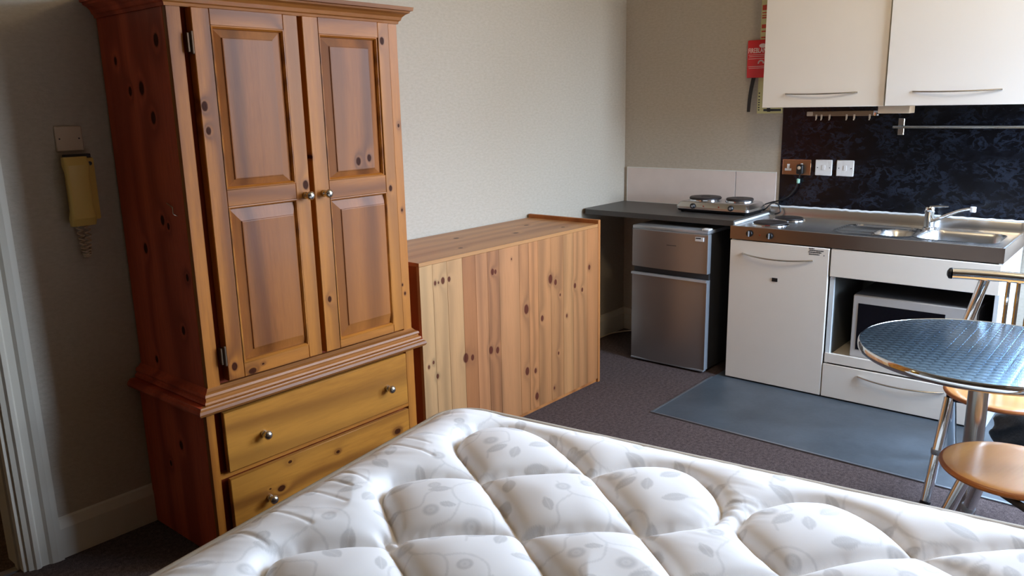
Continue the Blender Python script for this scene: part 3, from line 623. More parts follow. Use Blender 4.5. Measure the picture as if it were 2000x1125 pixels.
# portable hotplate
H = thing('portable_hotplate', 'silver double electric hotplate with black rings standing on charcoal worktop', 'hotplate', (-0.2, -0.82, 0.93))
def rr_pts(x0, x1, y0, y1, r, n=5):
    out = []
    for cx, cy, a0 in ((x1-r, y1-r, 0), (x0+r, y1-r, 90), (x0+r, y0+r, 180), (x1-r, y0+r, 270)):
        for i in range(n+1): a = math.radians(a0+90*i/n); out.append((cx+r*math.cos(a), cy+r*math.sin(a)))
    return out
def loft(sections, name, mat, parent):
    bm = bmesh.new(); R_ = [[bm.verts.new((x, y, z)) for (x, y) in pts] for pts, z in sections]; n = len(R_[0])
    for a, b in zip(R_, R_[1:]):
        for i in range(n): bm.faces.new((a[i], a[(i+1) % n], b[(i+1) % n], b[i]))
    bm.faces.new(R_[0]); bm.faces.new(R_[-1]); bmesh.ops.recalc_face_normals(bm, faces=bm.faces)
    me = bpy.data.meshes.new(name); bm.to_mesh(me); bm.free(); return mesh_obj(name, me, mat, parent, smooth=30)
hb = loft([(rr_pts(-0.335, -0.06, -1.062, -0.585, 0.02), 0.952), (rr_pts(-0.335, -0.06, -1.062, -0.585, 0.02), 0.966), (rr_pts(-0.315, -0.07, -1.045, -0.60, 0.02), 0.992), (rr_pts(-0.305, -0.08, -1.035, -0.612, 0.02), 0.996)], 'body', M_steel, H)
loft([(rr_pts(-0.325, -0.07, -1.052, -0.595, 0.02), 0.938), (rr_pts(-0.333, -0.062, -1.060, -0.587, 0.02), 0.952)], 'base', M_black, H)
for (px, py, r_) in ((-0.185, -0.715, 0.098), (-0.165, -0.935, 0.082)):
    MB().lathe([(r_+0.004, 0), (r_+0.004, 0.008), (r_, 0.010)], (px, py, 0.995), n=40).build('plate_ring', M_chrome, H, smooth=True)
    MB().lathe([(r_, 0), (r_+0.001, 0.014), (r_-0.004, 0.019), (r_*0.3, 0.019), (r_*0.28, 0.017), (0, 0.017)], (px, py, 0.998), n=40).build('ring_plate', M_iron, H, smooth=True)
for yy in (-0.705, -0.955):
    MB().lathe([(0.017, 0), (0.017, 0.014), (0.012, 0.020), (0, 0.020)], (-0.327, yy, 0.972), '-X', 20).build('dial', M_black, H, smooth=True)
    MB().lathe([(0.007, 0.0), (0.007, 0.003), (0, 0.003)], (-0.347, yy-0.002, 0.972), '-X', 12).build('dial_cap', M_fridge_trim, H)
for yy in (-0.775, -0.875): MB().lathe([(0.0045, 0), (0.0045, 0.003), (0, 0.004)], (-0.330, yy, 0.974), '-X', 10).build('indicator_light', M_red_dot, H)
for px in (-0.30, -0.09):
    for py in (-1.03, -0.62): MB().lathe([(0.011, 0), (0.014, 0.0085)], (px, py, 0.930), n=10).build('foot', M_black, H)

# sockets and switches on the splashback
S1 = thing('double_socket', 'bronze double wall socket with a black plug in its right outlet', 'socket', (-0.008, -1.218, 1.20))
box('faceplate', M_bronze, -0.016, -0.0085, -1.304, -1.132, 1.158, 1.250, S1, 0.002)
MB().box(-0.0172, -0.0155, -1.303, -1.133, 1.246, 1.2495).box(-0.0172, -0.0155, -1.303, -1.2995, 1.159, 1.246).box(-0.0172, -0.0155, -1.1365, -1.133, 1.159, 1.246).build('bright_rim', M_nickel, S1)
MB().box(-0.0185, -0.016, -1.188, -1.148, 1.182, 1.196, 0.001).box(-0.0185, -0.016, -1.177, -1.161, 1.196, 1.222, 0.001).build('outlet_insert', M_white_plastic, S1)
MB().box(-0.020, -0.016, -1.256, -1.244, 1.216, 1.228, 0.001).build('switch', M_white_plastic, S1)
pl = thing('plug', 'black plug and flex running from bronze socket to the hotplate', 'plug', (-0.017, -1.25, 1.19))
MB().box(-0.05, -0.0165, -1.268, -1.228, 1.165, 1.222, 0.008, 3).build('body', M_black, pl, smooth=True)
MB().lathe([(0.010, 0), (0.010, 0.002), (0, 0.003)], (-0.050, -1.247, 1.203), '-X', 16).build('fuse_cover', M_old_white, pl)
MB().tube([(-0.035, -1.248, 1.168), (-0.035, -1.247, 1.148), (-0.034, -1.240, 1.120), (-0.036, -1.225, 1.075), (-0.045, -1.19, 1.03), (-0.06, -1.14, 1.003), (-0.065, -1.10, 0.992), (-0.070, -1.055, 0.975)], 0.0042, 8, smoothsub=5).build('flex', M_black, pl, smooth=True)
MB().lathe([(0.008, -0.012), (0.010, -0.008), (0.010, 0.012), (0.006, 0.016)], (-0.034, -1.241, 1.122), n=12).build('flex_tag', plain('pale_green_tag', srgb(150, 196, 176), 0.4), pl)
tag(MB().tube([(-0.075, -1.050, 0.938), (-0.09, -1.075, 0.955), (-0.07, -1.10, 0.985), (-0.05, -1.13, 0.978), (-0.055, -1.15, 0.935), (-0.07, -1.12, 0.918)], 0.0042, 8, smoothsub=5).build('loose_flex', M_black, smooth=True), 'short black flex loop at the worktop corner beside the hotplate', 'cable')
for nm, ya, lab in (('light_switch', -1.330, 'white single switch plate next to the bronze socket'), ('light_switch', -1.453, 'white single switch plate furthest from the bronze socket')):
    s_ = thing(nm, lab, 'switch', (-0.008, ya-0.049, 1.205), 'white switch plates on the splashback')
    box('faceplate', M_white_plastic, -0.016, -0.0085, ya-0.098, ya, 1.160, 1.252, s_, 0.003)
    box('rocker', M_white_plastic, -0.0185, -0.016, ya-0.058, ya-0.040, 1.192, 1.222, s_, 0.001)
    for sy in (ya-0.014, ya-0.084): MB().lathe([(0.003, 0), (0.003, 0.0008), (0, 0.001)], (-0.016, sy, 1.206), '-X', 8).build('screw', M_print, s_)

# ------------------------------------------------------------------ upper cabinets
U1 = thing('wall_cabinet', 'cream wall cabinet with flap handle nearest the fire blanket', 'cabinet', (-0.17, -1.45, 1.56))
box('carcass', M_cab_edge, -0.312, -0.001, -1.772, -1.122, 1.560, 2.35, U1, 0.001)
uf = box('door', M_cab, -0.334, -0.3125, -1.773, -1.120, 1.558, 2.35, U1, 0.002)
bow_handle(-1.254, -1.640, 1.632, -0.334, uf, 0.004)
U2 = thing('wall_cabinet', 'white wall cabinet with flap handle above the sink and tap', 'cabinet', (-0.17, -2.15, 1.56))
box('carcass', M_cab_edge, -0.327, -0.001, -2.50, -1.777, 1.560, 2.35, U2, 0.001)
uf2 = box('door', M_cab2, -0.350, -0.3275, -2.50, -1.783, 1.558, 2.35, U2, 0.002)
bow_handle(-1.914, -2.305, 1.628, -0.350, uf2, 0.004)
tag(box('under_cabinet_box', M_old_white, -0.30, -0.20, -1.893, -1.738, 1.520, 1.558, bev=0.002), 'small pale grey box fixed beneath the joint of the wall cabinets', 'box')
# hook rail
R1 = thing('hook_rail', 'brown wooden hook rail with pale hooks beneath the cream wall cabinet', 'rail', (-0.02, -1.46, 1.515))
box('rail', M_wood_rail, -0.026, -0.009, -1.640, -1.272, 1.503, 1.531, R1, 0.003)
MB().box(-0.027, -0.009, -1.302, -1.264, 1.504, 1.530, 0.004, 2).build('end_cap', M_old_white, R1, smooth=True)
MB().box(-0.029, -0.009, -1.668, -1.638, 1.502, 1.532, 0.004, 2).build('end_cap', M_chrome, R1, smooth=True)
for yy in (-1.322, -1.352, -1.398, -1.494, -1.536, -1.620):
    MB().box(-0.030, -0.026, yy-0.005, yy+0.005, 1.488, 1.512, 0.001).tube([(-0.028, yy, 1.492), (-0.030, yy, 1.484), (-0.036, yy, 1.482)], 0.0035, 6).build('hook', M_old_white, R1)
R2 = thing('towel_rail', 'thin chrome rail on bracket mounted across the black splashback', 'rail', (-0.04, -2.05, 1.44))
MB().tube([(-0.045, -1.752, 1.442), (-0.045, -2.52, 1.442)], 0.008, 12).build('bar', M_nickel, R2, smooth=True)
for yy in (-1.785, -2.50):
    MB().box(-0.016, -0.0085, yy-0.016, yy+0.016, 1.398, 1.488, 0.002).box(-0.045, -0.016, yy-0.010, yy+0.010, 1.432, 1.452, 0.002).build('bracket', M_nickel, R2)

# ------------------------------------------------------------------ fire blanket and notice
NB = thing('fire_notice', 'pale yellow fire notice with red headings hanging behind the fire blanket', 'sign', (-0.004, -1.02, 1.85))
box('board', M_notice, -0.005, -0.001, -1.110, -0.949, 1.522, 2.19, NB)
mb = MB()
for z0_, z1_ in ((2.125, 2.155), (2.108, 2.114), (2.092, 2.098), (2.078, 2.086), (2.022, 2.044), (2.000, 2.008), (1.965, 1.973)): mb.box(-0.0058, -0.0051, -1.100, -0.955, z0_, z1_)
mb.build('red_heading', M_notice_red, NB, kind='stuff')
mb = MB()
for z_ in (1.64, 1.62, 1.60, 1.585, 1.57, 1.555, 1.54): mb.box(-0.0058, -0.0051, -0.964, -0.955, z_, z_+0.007)
mb.box(-0.0058, -0.0051, -1.100, -0.99, 1.535, 1.548).build('dark_print_lines', M_print, NB, kind='stuff')
FB = thing('fire_blanket', 'red wall-mounted fire blanket case with black pull strap by wall cabinet', 'fire blanket', (-0.02, -0.98, 1.73))
box('case', M_red, -0.040, -0.006, -1.078, -0.886, 1.735, 1.955, FB, 0.005, seg=2)
def text(s, size, loc, mat, parent, name='lettering', ext=0.0004, squeeze=1.0):
    cu = bpy.data.curves.new('txt', 'FONT'); cu.body = s; cu.size = size; cu.extrude = ext; cu.offset = 0.0006; cu.align_x = 'LEFT'
    to = bpy.data.objects.new('txt', cu); C.objects.link(to); bpy.context.view_layer.update()
    me = bpy.data.meshes.new_from_object(to.evaluated_get(bpy.context.evaluated_depsgraph_get())); bpy.data.objects.remove(to)
    # glyph x -> -Y, glyph y -> +Z, on a face looking to -X
    me.transform(Matrix.Translation(loc) @ Matrix(((0, 0, -1, 0), (-squeeze, 0, 0, 0), (0, 1, 0, 0), (0, 0, 0, 1))))
    return mesh_obj(name, me, mat, parent)
text('FIREBLANKET', 0.040, (-0.0405, -0.892, 1.880), M_print_white, FB, squeeze=0.66)
mb = MB()
for z_, a_, b_ in ((1.868, -0.895, -1.06), (1.858, -0.90, -1.04), (1.845, -0.895, -1.05), (1.80, -0.895, -1.06), (1.79, -0.90, -1.05)): mb.box(-0.0408, -0.0401, b_, a_, z_, z_+0.0022)
mb.lathe([(0.022, 0), (0.022, 0.0008), (0, 0.001)], (-0.040, -0.982, 1.920), '-X', 20, 1.0, 0.55)
for k in range(9):
    a = PI*k/8*0.9+0.2; mb.box(-0.0408, -0.0401, -0.975-0.016*math.cos(a)-0.004, -0.975-0.016*math.cos(a)+0.004, 1.818+0.016*math.sin(a)-0.004, 1.818+0.016*math.sin(a)+0.004)
mb.build('white_symbols', M_print_white, FB, kind='stuff')
for ys, dy in ((-0.925, 0.024), (-1.03, 0.0)):
    bm = bmesh.new(); rows = []
    for i in range(9):
        t_ = i/8; z_ = 1.737-0.205*t_; yy = ys+dy*t_+0.003*math.sin(3*t_); x_ = -0.020-0.006*math.sin(PI*t_); hw = 0.013-0.003*t_
        rows.append([bm.verts.new((x_-0.001, yy-hw, z_)), bm.verts.new((x_-0.001, yy+hw, z_)), bm.verts.new((x_+0.001, yy+hw, z_)), bm.verts.new((x_+0.001, yy-hw, z_))])
    for a, b in zip(rows, rows[1:]):
        for k in range(4): bm.faces.new((a[k], a[(k+1) % 4], b[(k+1) % 4], b[k]))
    bm.faces.new(rows[0]); bm.faces.new(rows[-1]); bmesh.ops.recalc_face_normals(bm, faces=bm.faces)
    me = bpy.data.meshes.new('pull_strap'); bm.to_mesh(me); bm.free(); mesh_obj('pull_strap', me, M_black, FB)

# ------------------------------------------------------------------ entry phone and blank plate
tag_o = thing('blank_plate', 'aged white square wall plate above the cream entry phone', 'wall plate', (-3.645, 0, 1.52))
box('plate', M_old_white, -3.690, -3.600, -0.010, -0.0005, 1.477, 1.563, tag_o, 0.003)
for sx in (-3.678, -3.613): MB().lathe([(0.0028, 0), (0.0028, 0.001), (0, 0.0015)], (sx, -0.010, 1.520), '-Y', 8).build('screw', M_print, tag_o)
PH = thing('entry_phone', 'cream door-entry phone handset with curly cord on wall beside wardrobe', 'intercom', (-3.635, 0, 1.34))
box('wall_bracket', M_cream_plastic, -3.678, -3.580, -0.030, -0.001, 1.232, 1.452, PH, 0.006, seg=2)
box('dark_top', M_print, -3.675, -3.59, -0.032, -0.002, 1.4525, 1.466, PH, 0.002)
hs = loft([(rr_pts(-3.694, -3.612, -0.062, -0.0305, 0.010, 3), 1.218), (rr_pts(-3.696, -3.610, -0.075, -0.0305, 0.012, 3), 1.245), (rr_pts(-3.692, -3.616, -0.070, -0.045, 0.010, 3), 1.29), (rr_pts(-3.692, -3.616, -0.070, -0.045, 0.010, 3), 1.39), (rr_pts(-3.696, -3.612, -0.075, -0.0305, 0.012, 3), 1.43), (rr_pts(-3.694, -3.614, -0.062, -0.0305, 0.010, 3), 1.458)], 'handset', M_cream_plastic, PH)
MB().lathe([(0.007, 0), (0.007, 0.004), (0, 0.005)], (-3.597, -0.030, 1.432), '-Y', 12).build('button', M_print, PH)
cp = []
for i in range(150):
    t_ = i/149; a = t_*18*2*PI
    z_ = 1.218-0.115*math.sin(PI*t_); x_ = -3.662+0.030*t_; cp.append((x_+0.009*math.cos(a), -0.028+0.009*math.sin(a), z_))
MB().tube(cp, 0.0028, 6).build('curly_cord', M_old_white, PH, smooth=True)

# ------------------------------------------------------------------ bistro table
TC = (-1.735, -2.56)
T = thing('bistro_table', 'round bistro table with swirl-polished steel top on single grey column', 'table', (TC[0], TC[1], 0))
TZ = 0.740; R0 = 0.405
MB().lathe([(0, -0.004), (R0-0.006, -0.004), (R0-0.004, -0.0005), (R0-0.012, 0.0), (0, 0.0)], (TC[0], TC[1], TZ), n=96).build('table_top', M_tabletop, T, smooth=30)
MB().lathe([(R0-0.02, -0.030), (R0-0.006, -0.030), (R0-0.001, -0.025), (R0, -0.015), (R0-0.001, -0.004), (R0-0.005, 0.001), (R0-0.008, -0.001)], (TC[0], TC[1], TZ), n=96).build('rim', M_chrome, T, smooth=50)
MB().lathe([(0, -0.028), (R0-0.02, -0.028), (R0-0.02, -0.008), (0, -0.008)], (TC[0], TC[1], TZ), n=64).build('underside', M_iron, T)
MB().lathe([(0.033, 0.05), (0.033, 0.709)], (TC[0], TC[1], 0), n=32).build('column', M_nickel, T, smooth=True)
MB().lathe([(0.10, 0.700), (0.10, 0.7115)], (TC[0], TC[1], 0), n=32).build('top_flange', M_iron, T)
MB().lathe([(0.225, 0.0), (0.225, 0.010), (0.20, 0.020), (0.10, 0.040), (0.045, 0.060), (0.036, 0.075), (0.034, 0.075)], (TC[0], TC[1], 0), n=48).build('base', M_iron, T, smooth=True)

# ------------------------------------------------------------------ bistro chairs
def chair(label, cx, cy, back_ang, ly=0.170, fy=0.195):
    """built facing -X with its back towards +X, then turned"""
    c = thing('bistro_chair', label, 'chair', (cx, cy, 0), 'chrome and beech chairs around the steel bistro table')
    def P(x, y, z): return (cx+x, cy+y, z)
    R_ = 0.212; bm = MB()
    prof = [(0, 0.4335), (R_-0.014, 0.4335), (R_-0.004, 0.4365), (R_, 0.443), (R_-0.003, 0.449), (R_-0.012, 0.452), (R_-0.05, 0.450), (0.08, 0.446), (0, 0.446)]
    bm.lathe(prof, P(0, 0, 0), n=64)
    seat = bm.build('seat', M_seat_wood, c, smooth=50)
    seat.data.materials.append(M_seat_edge)
    for p in seat.data.polygons:
        ctr = p.center; rr_ = math.hypot(ctr.x, ctr.y)
        if rr_ > R_-0.008: p.material_index = 1
    r = 0.0195
    for s in (-1, 1):
        MB().tube([P(-0.10, ly*s, 0.424), P(-0.165, (ly+fy)/2*s, 0.20), P(-0.215, fy*s, 0.012)], r, 14).build('leg', M_chrome, c, smooth=True)
        MB().lathe([(0.021, 0), (0.0225, 0.006), (0.0225, 0.016), (0.021, 0.022)], P(-0.1635, (ly+fy)/2*s, 0.20), n=16).build('collar', M_fridge_trim, c, smooth=True)
        MB().tube([P(0.265, 0.20*s, 0.012), P(0.20, 0.214*s, 0.30), P(0.17, 0.222*s, 0.45)], r, 14).build('leg', M_chrome, c, smooth=True)
        MB().tube([P(0.17, 0.222*s, 0.45), P(0.178, 0.20*s, 0.60), P(0.19, 0.165*s, 0.75), P(0.20, 0.139*s, 0.862)], 0.021, 14, smoothsub=3).build('back_upright', M_chrome, c, smooth=True)
        MB().lathe([(0.018, 0), (0.020, 0.003), (0.019, 0.014), (0.014, 0.016)], P(-0.217, fy*s, 0.0), n=14).build('foot', M_black, c)
        MB().lathe([(0.018, 0), (0.020, 0.003), (0.019, 0.014), (0.014, 0.016)], P(0.2667, 0.1995*s, 0.0), n=14).build('foot', M_black, c)
    pts = [P(0.200-0.045*(abs(t)**2), 0.255*t, 0.878) for t in [-1+i/8 for i in range(17)]]
    bar = MB().tube(pts, 0.0225, 16).build('top_bar', M_chrome, c, smooth=True)
    for s in (-1, 1):
        MB().lathe([(0.0235, 0), (0.0240, 0.004), (0.0225, 0.012), (0.012, 0.019), (0, 0.021)], P(0.157, 0.254*s, 0.878), 'Y' if s > 0 else '-Y', n=16).build('end_cap', M_black, c, smooth=True)
    for yy in (0.020, -0.020, 0.055, -0.055):
        MB().tube([P(0.200, yy, 0.862), P(0.192, yy, 0.62), P(0.185, yy, 0.455)], 0.008, 8).build('back_rod', M_chrome, c, smooth=True)
    MB().tube([P(0.17, -0.222, 0.4445), P(0.187, 0, 0.4445), P(0.17, 0.222, 0.4445)], 0.010, 10).build('back_rail', M_chrome, c, smooth=True)
    MB().tube([P(-0.10, -ly, 0.421), P(-0.10, ly, 0.421)], 0.0115, 10).tube([P(-0.10, -ly, 0.421), P(0.17, -0.222, 0.421)], 0.0115, 10).tube([P(-0.10, ly, 0.421), P(0.17, 0.222, 0.421)], 0.0115, 10).build('seat_frame', M_iron, c, smooth=True)
    c.rotation_euler = (0, 0, back_ang)
    return c
chair('chrome bistro chair with round beech seat and rod back behind the table', -1.300, -2.580, 0.0)
chair('bistro chair with round beech seat nearest the mattress, its back out of view', -2.030, -2.725, -PI/2-0.25, 0.075, 0.13)

# dark bag on the floor
BG = thing('black_bag', 'slumped black bag with grey loop handle on floor under rear chair', 'bag', (-0.83, -2.70, 0.004))
bm = bmesh.new(); bmesh.ops.create_icosphere(bm, subdivisions=4, radius=1.0)
for v in bm.verts:
    x, y, z = v.co
    k = lambda q, p: math.copysign(abs(q)**p, q)
    h_ = (z+1)/2; tp_ = 1.0-0.28*h_
    v.co = Vector((-0.83+0.13*k(x, .55)*tp_+0.008*math.sin(9*z+5*y), -2.70+0.235*k(y, .55)*tp_+0.010*math.sin(11*z+6*x), 0.012+0.27*h_**0.9+0.012*math.sin(7*y)*h_))
    if v.co.z < 0.006: v.co.z = 0.006
me = bpy.data.meshes.new('body'); bm.to_mesh(me); bm.free(); mesh_obj('body', me, M_bag, BG, smooth=80)
MB().tube([(-0.962, -2.52, 0.06), (-0.985, -2.535, 0.085), (-0.99, -2.565, 0.092), (-0.985, -2.60, 0.080), (-0.962, -2.612, 0.05)], 0.005, 8, smoothsub=5).build('loop_handle', M_fridge_trim, BG, smooth=True)

# ------------------------------------------------------------------ BED
bedK = np.array([-2.8785, -1.100]); E1 = np.array([-.987, -.16]); E2 = np.array([.12, -.993])
E1 /= np.linalg.norm(E1); E2 = np.array([-E1[1]*-1, 0]) if False else np.array([.16/1.0*0.87, -.9903]); E2 /= np.linalg.norm(E2)
BW, BL = 1.71, 2.20; RC = 0.13; MZ = 0.538
def bedpt(a, b, z): p = bedK+E1*a+E2*b; return (float(p[0]), float(p[1]), float(z))
ctr = bedK+E1*BW/2+E2*BL/2
MT = thing('mattress', 'cream quilted mattress with grey leaf pattern and beige taped edge', 'mattress', (float(ctr[0]), float(ctr[1]), 0.30))
# quilting seams, in bed metres
A_ = [(.857, .895), (.797, .815), (.674, .669), (.469, .413), (.359, .258), (.286, .213), (.18, .218), (.115, .309), (.131, .44), (.208, .557), (.288, .675), (.400, .800), (.511, .921), (.647, 1.055), (.70, 1.10)]
B_ = [(.857, .432), (.839, .411), (.735, .282), (.692, .238), (.635, .215), (.568, .268), (.469, .413), (.372, .555), (.288, .675), (.192, .773), (.142, .881), (.178, .977), (.255, 1.045), (.317, 1.071), (.386, 1.065), (.445, 1.02), (.515, .923), (.674, .669), (.839, .411), (.857, .385)]
def smooth_poly(p, sub=6): return np.array([[v.x, v.y] for v in catmull([Vector((a, b, 0)) for a, b in p], sub)])
segs = []
for pl_ in (A_, B_):
    q = smooth_poly(pl_)
    for m1 in (0, 1):
        for m2 in (0, 1):
            r_ = q.copy()
            if m1: r_[:, 0] = 1.714-r_[:, 0]
            if m2: r_[:, 1] = 2.2-r_[:, 1]
            segs.append(r_)
STEP = 0.0042
ga = np.arange(0, BW+STEP, STEP); gb = np.arange(0, BL+STEP, STEP); GA, GB = np.meshgrid(ga, gb, indexing='ij')
GA = np.minimum(GA, BW); GB = np.minimum(GB, BL)
# snap cells outside the rounded corners onto the rim
sd = rrect(GA, GB, 0, BW, 0, BL, RC)
ccx = np.clip(GA, RC, BW-RC); ccy = np.clip(GB, RC, BL-RC); dx, dy = GA-ccx, GB-ccy; dd = np.sqrt(dx*dx+dy*dy)+1e-9
out = sd > 0; GA2 = np.where(out, ccx+dx/dd*RC, GA); GB2 = np.where(out, ccy+dy/dd*RC, GB)
dist = np.full(GA.shape, 9.0)
def segdist(D, P, w=1.0):
    for (a, b), (c, e) in zip(P[:-1], P[1:]):
        vx, vy = c-a, e-b; l2 = vx*vx+vy*vy
        if l2 < 1e-10: continue
        i0, i1 = int(max(0, (min(a, c)-.16)/STEP)), int((max(a, c)+.16)/STEP)+2; j0, j1 = int(max(0, (min(b, e)-.16)/STEP)), int((max(b, e)+.16)/STEP)+2
        xs, ys = GA2[i0:i1, j0:j1], GB2[i0:i1, j0:j1]
        if xs.size == 0: continue
        t_ = np.clip(((xs-a)*vx+(ys-b)*vy)/l2, 0, 1); d_ = np.sqrt((xs-a-t_*vx)**2+(ys-b-t_*vy)**2)*w
        D[i0:i1, j0:j1] = np.minimum(D[i0:i1, j0:j1], d_)
for s_ in segs: segdist(dist, s_)
de = np.maximum(-rrect(GA2, GB2, 0, BW, 0, BL, RC), 0)
CF = 3; dc = dist[::CF, ::CF]; ec = rrect(GA, GB, 0, BW, 0, BL, RC)[::CF, ::CF]; free = (dc > STEP*CF*0.6) & (ec < -0.004)
Uc = np.zeros(dc.shape); hh = (STEP*CF)**2
for _ in range(1400):
    Uc[1:-1, 1:-1] = np.where(free[1:-1, 1:-1], 0.25*(Uc[:-2, 1:-1]+Uc[2:, 1:-1]+Uc[1:-1, :-2]+Uc[1:-1, 2:]+hh), 0)
fi = np.arange(GA.shape[0])/CF; fj = np.arange(GA.shape[1])/CF; i0 = np.minimum(fi.astype(int), dc.shape[0]-2); j0 = np.minimum(fj.astype(int), dc.shape[1]-2)
ti = np.clip(fi-i0, 0, 1)[:, None]; tj = np.clip(fj-j0, 0, 1)[None, :]
UU = (Uc[i0][:, j0]*(1-ti)+Uc[i0+1][:, j0]*ti)*(1-tj)+(Uc[i0][:, j0+1]*(1-ti)+Uc[i0+1][:, j0+1]*ti)*tj
dome = np.sqrt(np.maximum(UU, 0)/0.0030)
for _ in range(3): dome[1:-1, 1:-1] = (dome[1:-1, 1:-1]*2+dome[:-2, 1:-1]+dome[2:, 1:-1]+dome[1:-1, :-2]+dome[1:-1, 2:])/6
H1 = np.minimum(dome, 1.6)**0.8*(1-np.exp(-dist/0.008))
ZZ = MZ + 0.008 + 0.040*H1*(1-np.exp(-de/0.06)) - 0.004*np.exp(-dist/0.003)
# pinched folds running from the loop tips to the taped edge
folds = [[(.660, .035), (.672, .10), (.688, .195)], [(.937, .045), (.936, .12), (.942, .22)], [(.459, .085), (.462, .16), (.47, .25)], [(1.054, .045), (1.052, .11), (1.055, .185)], [(.02, .735), (.05, .75), (.10, .77)], [(.03, .49), (.06, .51), (.10, .535)], [(.275, 1.07), (.262, 1.11), (.25, 1.145)], [(.035, 1.137), (.09, 1.144), (.16, 1.150)], [(.30, 1.08), (.29, 1.12)], [(.33, 1.08), (.325, 1.125)], [(.36, 1.08), (.362, 1.12)], [(.04, .60), (.09, .62)], [(.73, .05), (.74, .17)], [(.80, .06), (.815, .22)], [(.40, .09), (.41, .19)], [(1.30, .05), (1.31, .2)], [(.03, 1.56), (.10, 1.55)]]
rng = np.random.default_rng(3)
def vnoise(x, y, s, seed):
    g = np.random.default_rng(seed).random((80, 80)); u_, v_ = (x*s) % 79, (y*s) % 79; i_, j_ = u_.astype(int), v_.astype(int); fu, fv = u_-i_, v_-j_
    fu = fu*fu*(3-2*fu); fv = fv*fv*(3-2*fv)
    return (g[i_, j_]*(1-fu)+g[i_+1, j_]*fu)*(1-fv)+(g[i_, j_+1]*(1-fu)+g[i_+1, j_+1]*fu)*fv
fd = np.full(GA.shape, 9.0)
for f_ in folds: segdist(fd, smooth_poly(f_, 4))
ZZ -= 0.0032*np.exp(-(fd/0.006)**2)*(0.4+0.8*vnoise(GA2, GB2, 20, 9))
# fine gathers: ripples across the border strip, strongest near seams and at the edge
border_l = np.exp(-(GB2/0.20)**2); border_f = np.exp(-(GA2/0.10)**2)
ZZ += (vnoise(GA2+0.35*GB2, GB2*0.22, 38, 1)-.5)*0.006*border_l*sst(0, .03, de) + (vnoise(GA2*0.25, GB2+0.3*GA2, 26, 2)-.5)*0.005*border_f*sst(0, .03, de)
cr = np.exp(-((GB2-1.1)/0.07)**2)*np.exp(-((GA2-.33)/0.14)**2); ZZ += (vnoise(GA2, GB2*.2, 62, 5)-.5)*0.009*cr
ZZ += (vnoise(GA2, GB2, 14, 4)-.5)*0.0035
ZZ = np.where(de < 1e-6, MZ+0.002, ZZ)
# floral print: vines and leaves in repeating drop
RP = 0.42
ju = GA2/RP; jv = GB2/RP; iu = np.floor(ju); pu = (ju-iu); jv = jv+0.5*(iu % 2); pv = jv-np.floor(jv); pu, pv = pu*RP, pv*RP
pm = np.zeros(GA.shape)
def wrapd(a): return (a+RP/2) % RP - RP/2
def blob(cx, cy, Lh, Wh, ang, k=0.8):
    global pm
    c_, s_ = math.cos(ang), math.sin(ang); dx_, dy_ = pu-cx, wrapd(pv-cy); Lh, Wh = Lh*1.12, Wh*1.2; u_ = (dx_*c_+dy_*s_)/Lh; v_ = (-dx_*s_+dy_*c_)/Wh
    d_ = np.abs(v_)-(1-u_*u_); pm = np.maximum(pm, k*(1-sst(-0.15, 0.12, d_))*(np.abs(u_) < 1)*(1-0.35*np.exp(-(v_/0.09)**2)))
def disc(cx, cy, r_, k=0.8):
    global pm
    d_ = np.sqrt((pu-cx)**2+wrapd(pv-cy)**2); pm = np.maximum(pm, k*(1-sst(r_*.8, r_*1.1, d_))*(0.8+0.2*np.cos(d_*420)))
def vine(pts, wd=0.0034, k=0.42):
    global pm
    q = smooth_poly(pts, 5)
    for (a, b), (c, e) in zip(q[:-1], q[1:]):
        vx, vy = c-a, e-b; l2 = vx*vx+vy*vy+1e-12; dx_, dy_ = pu-a, wrapd(pv-b); t_ = np.clip((dx_*vx+dy_*vy)/l2, 0, 1)
        d_ = np.sqrt((dx_-t_*vx)**2+(dy_-t_*vy)**2); pm = np.maximum(pm, k*(1-sst(wd*.5, wd*1.3, d_)))
vine([(.02, .02), (.06, .09), (.05, .17), (.11, .22), (.19, .21), (.24, .27), (.22, .35), (.28, .40)])
vine([(.05, .17), (.02, .22), (.03, .28), (.07, .31)]); vine([(.19, .21), (.25, .17), (.31, .19), (.35, .14)]); vine([(.06, .09), (.13, .08), (.18, .11), (.22, .08)])
vine([(.24, .27), (.31, .29), (.36, .26), (.40, .29)]); vine([(.28, .40), (.34, .37), (.39, .39)]); vine([(.11, .22), (.12, .29), (.16, .33)])
blob(.085, .325, .032, .016, .5); blob(.165, .350, .036, .017, 1.3); blob(.36, .12, .034, .015, -.9); blob(.24, .065, .036, .018, -.5); blob(.135, .055, .028, .012, .8)
disc(.31, .225, .024); disc(.055, .235, .021); disc(.30, .345, .026); disc(.395, .30, .019); disc(.20, .155, .019); blob(.215, .185, .030, .014, 2.2); blob(.335, .39, .034, .015, 2.6); disc(.04, .05, .023); blob(.33, .03, .030, .014, .3); blob(.27, .25, .022, .010, -1.2)
P3 = bedK[None, None, :]+GA2[..., None]*E1+GB2[..., None]*E2
n_, m_ = GA.shape; idx = np.arange(n_*m_).reshape(n_, m_)
f = np.stack([idx[:-1, :-1], idx[1:, :-1], idx[1:, 1:], idx[:-1, 1:]], -1).reshape(-1, 4)
o_ = out.reshape(-1); keep = ~(o_[f].all(1)); f = f[keep]
used = np.zeros(n_*m_, bool); used[f.reshape(-1)] = True; remap = np.cumsum(used)-1
V = np.concatenate([P3.reshape(-1, 2), ZZ.reshape(-1, 1)], 1)[used]; f = remap[f]
me = bpy.data.meshes.new('quilted_top'); me.vertices.add(len(V)); me.vertices.foreach_set('co', V.astype(np.float32).reshape(-1))
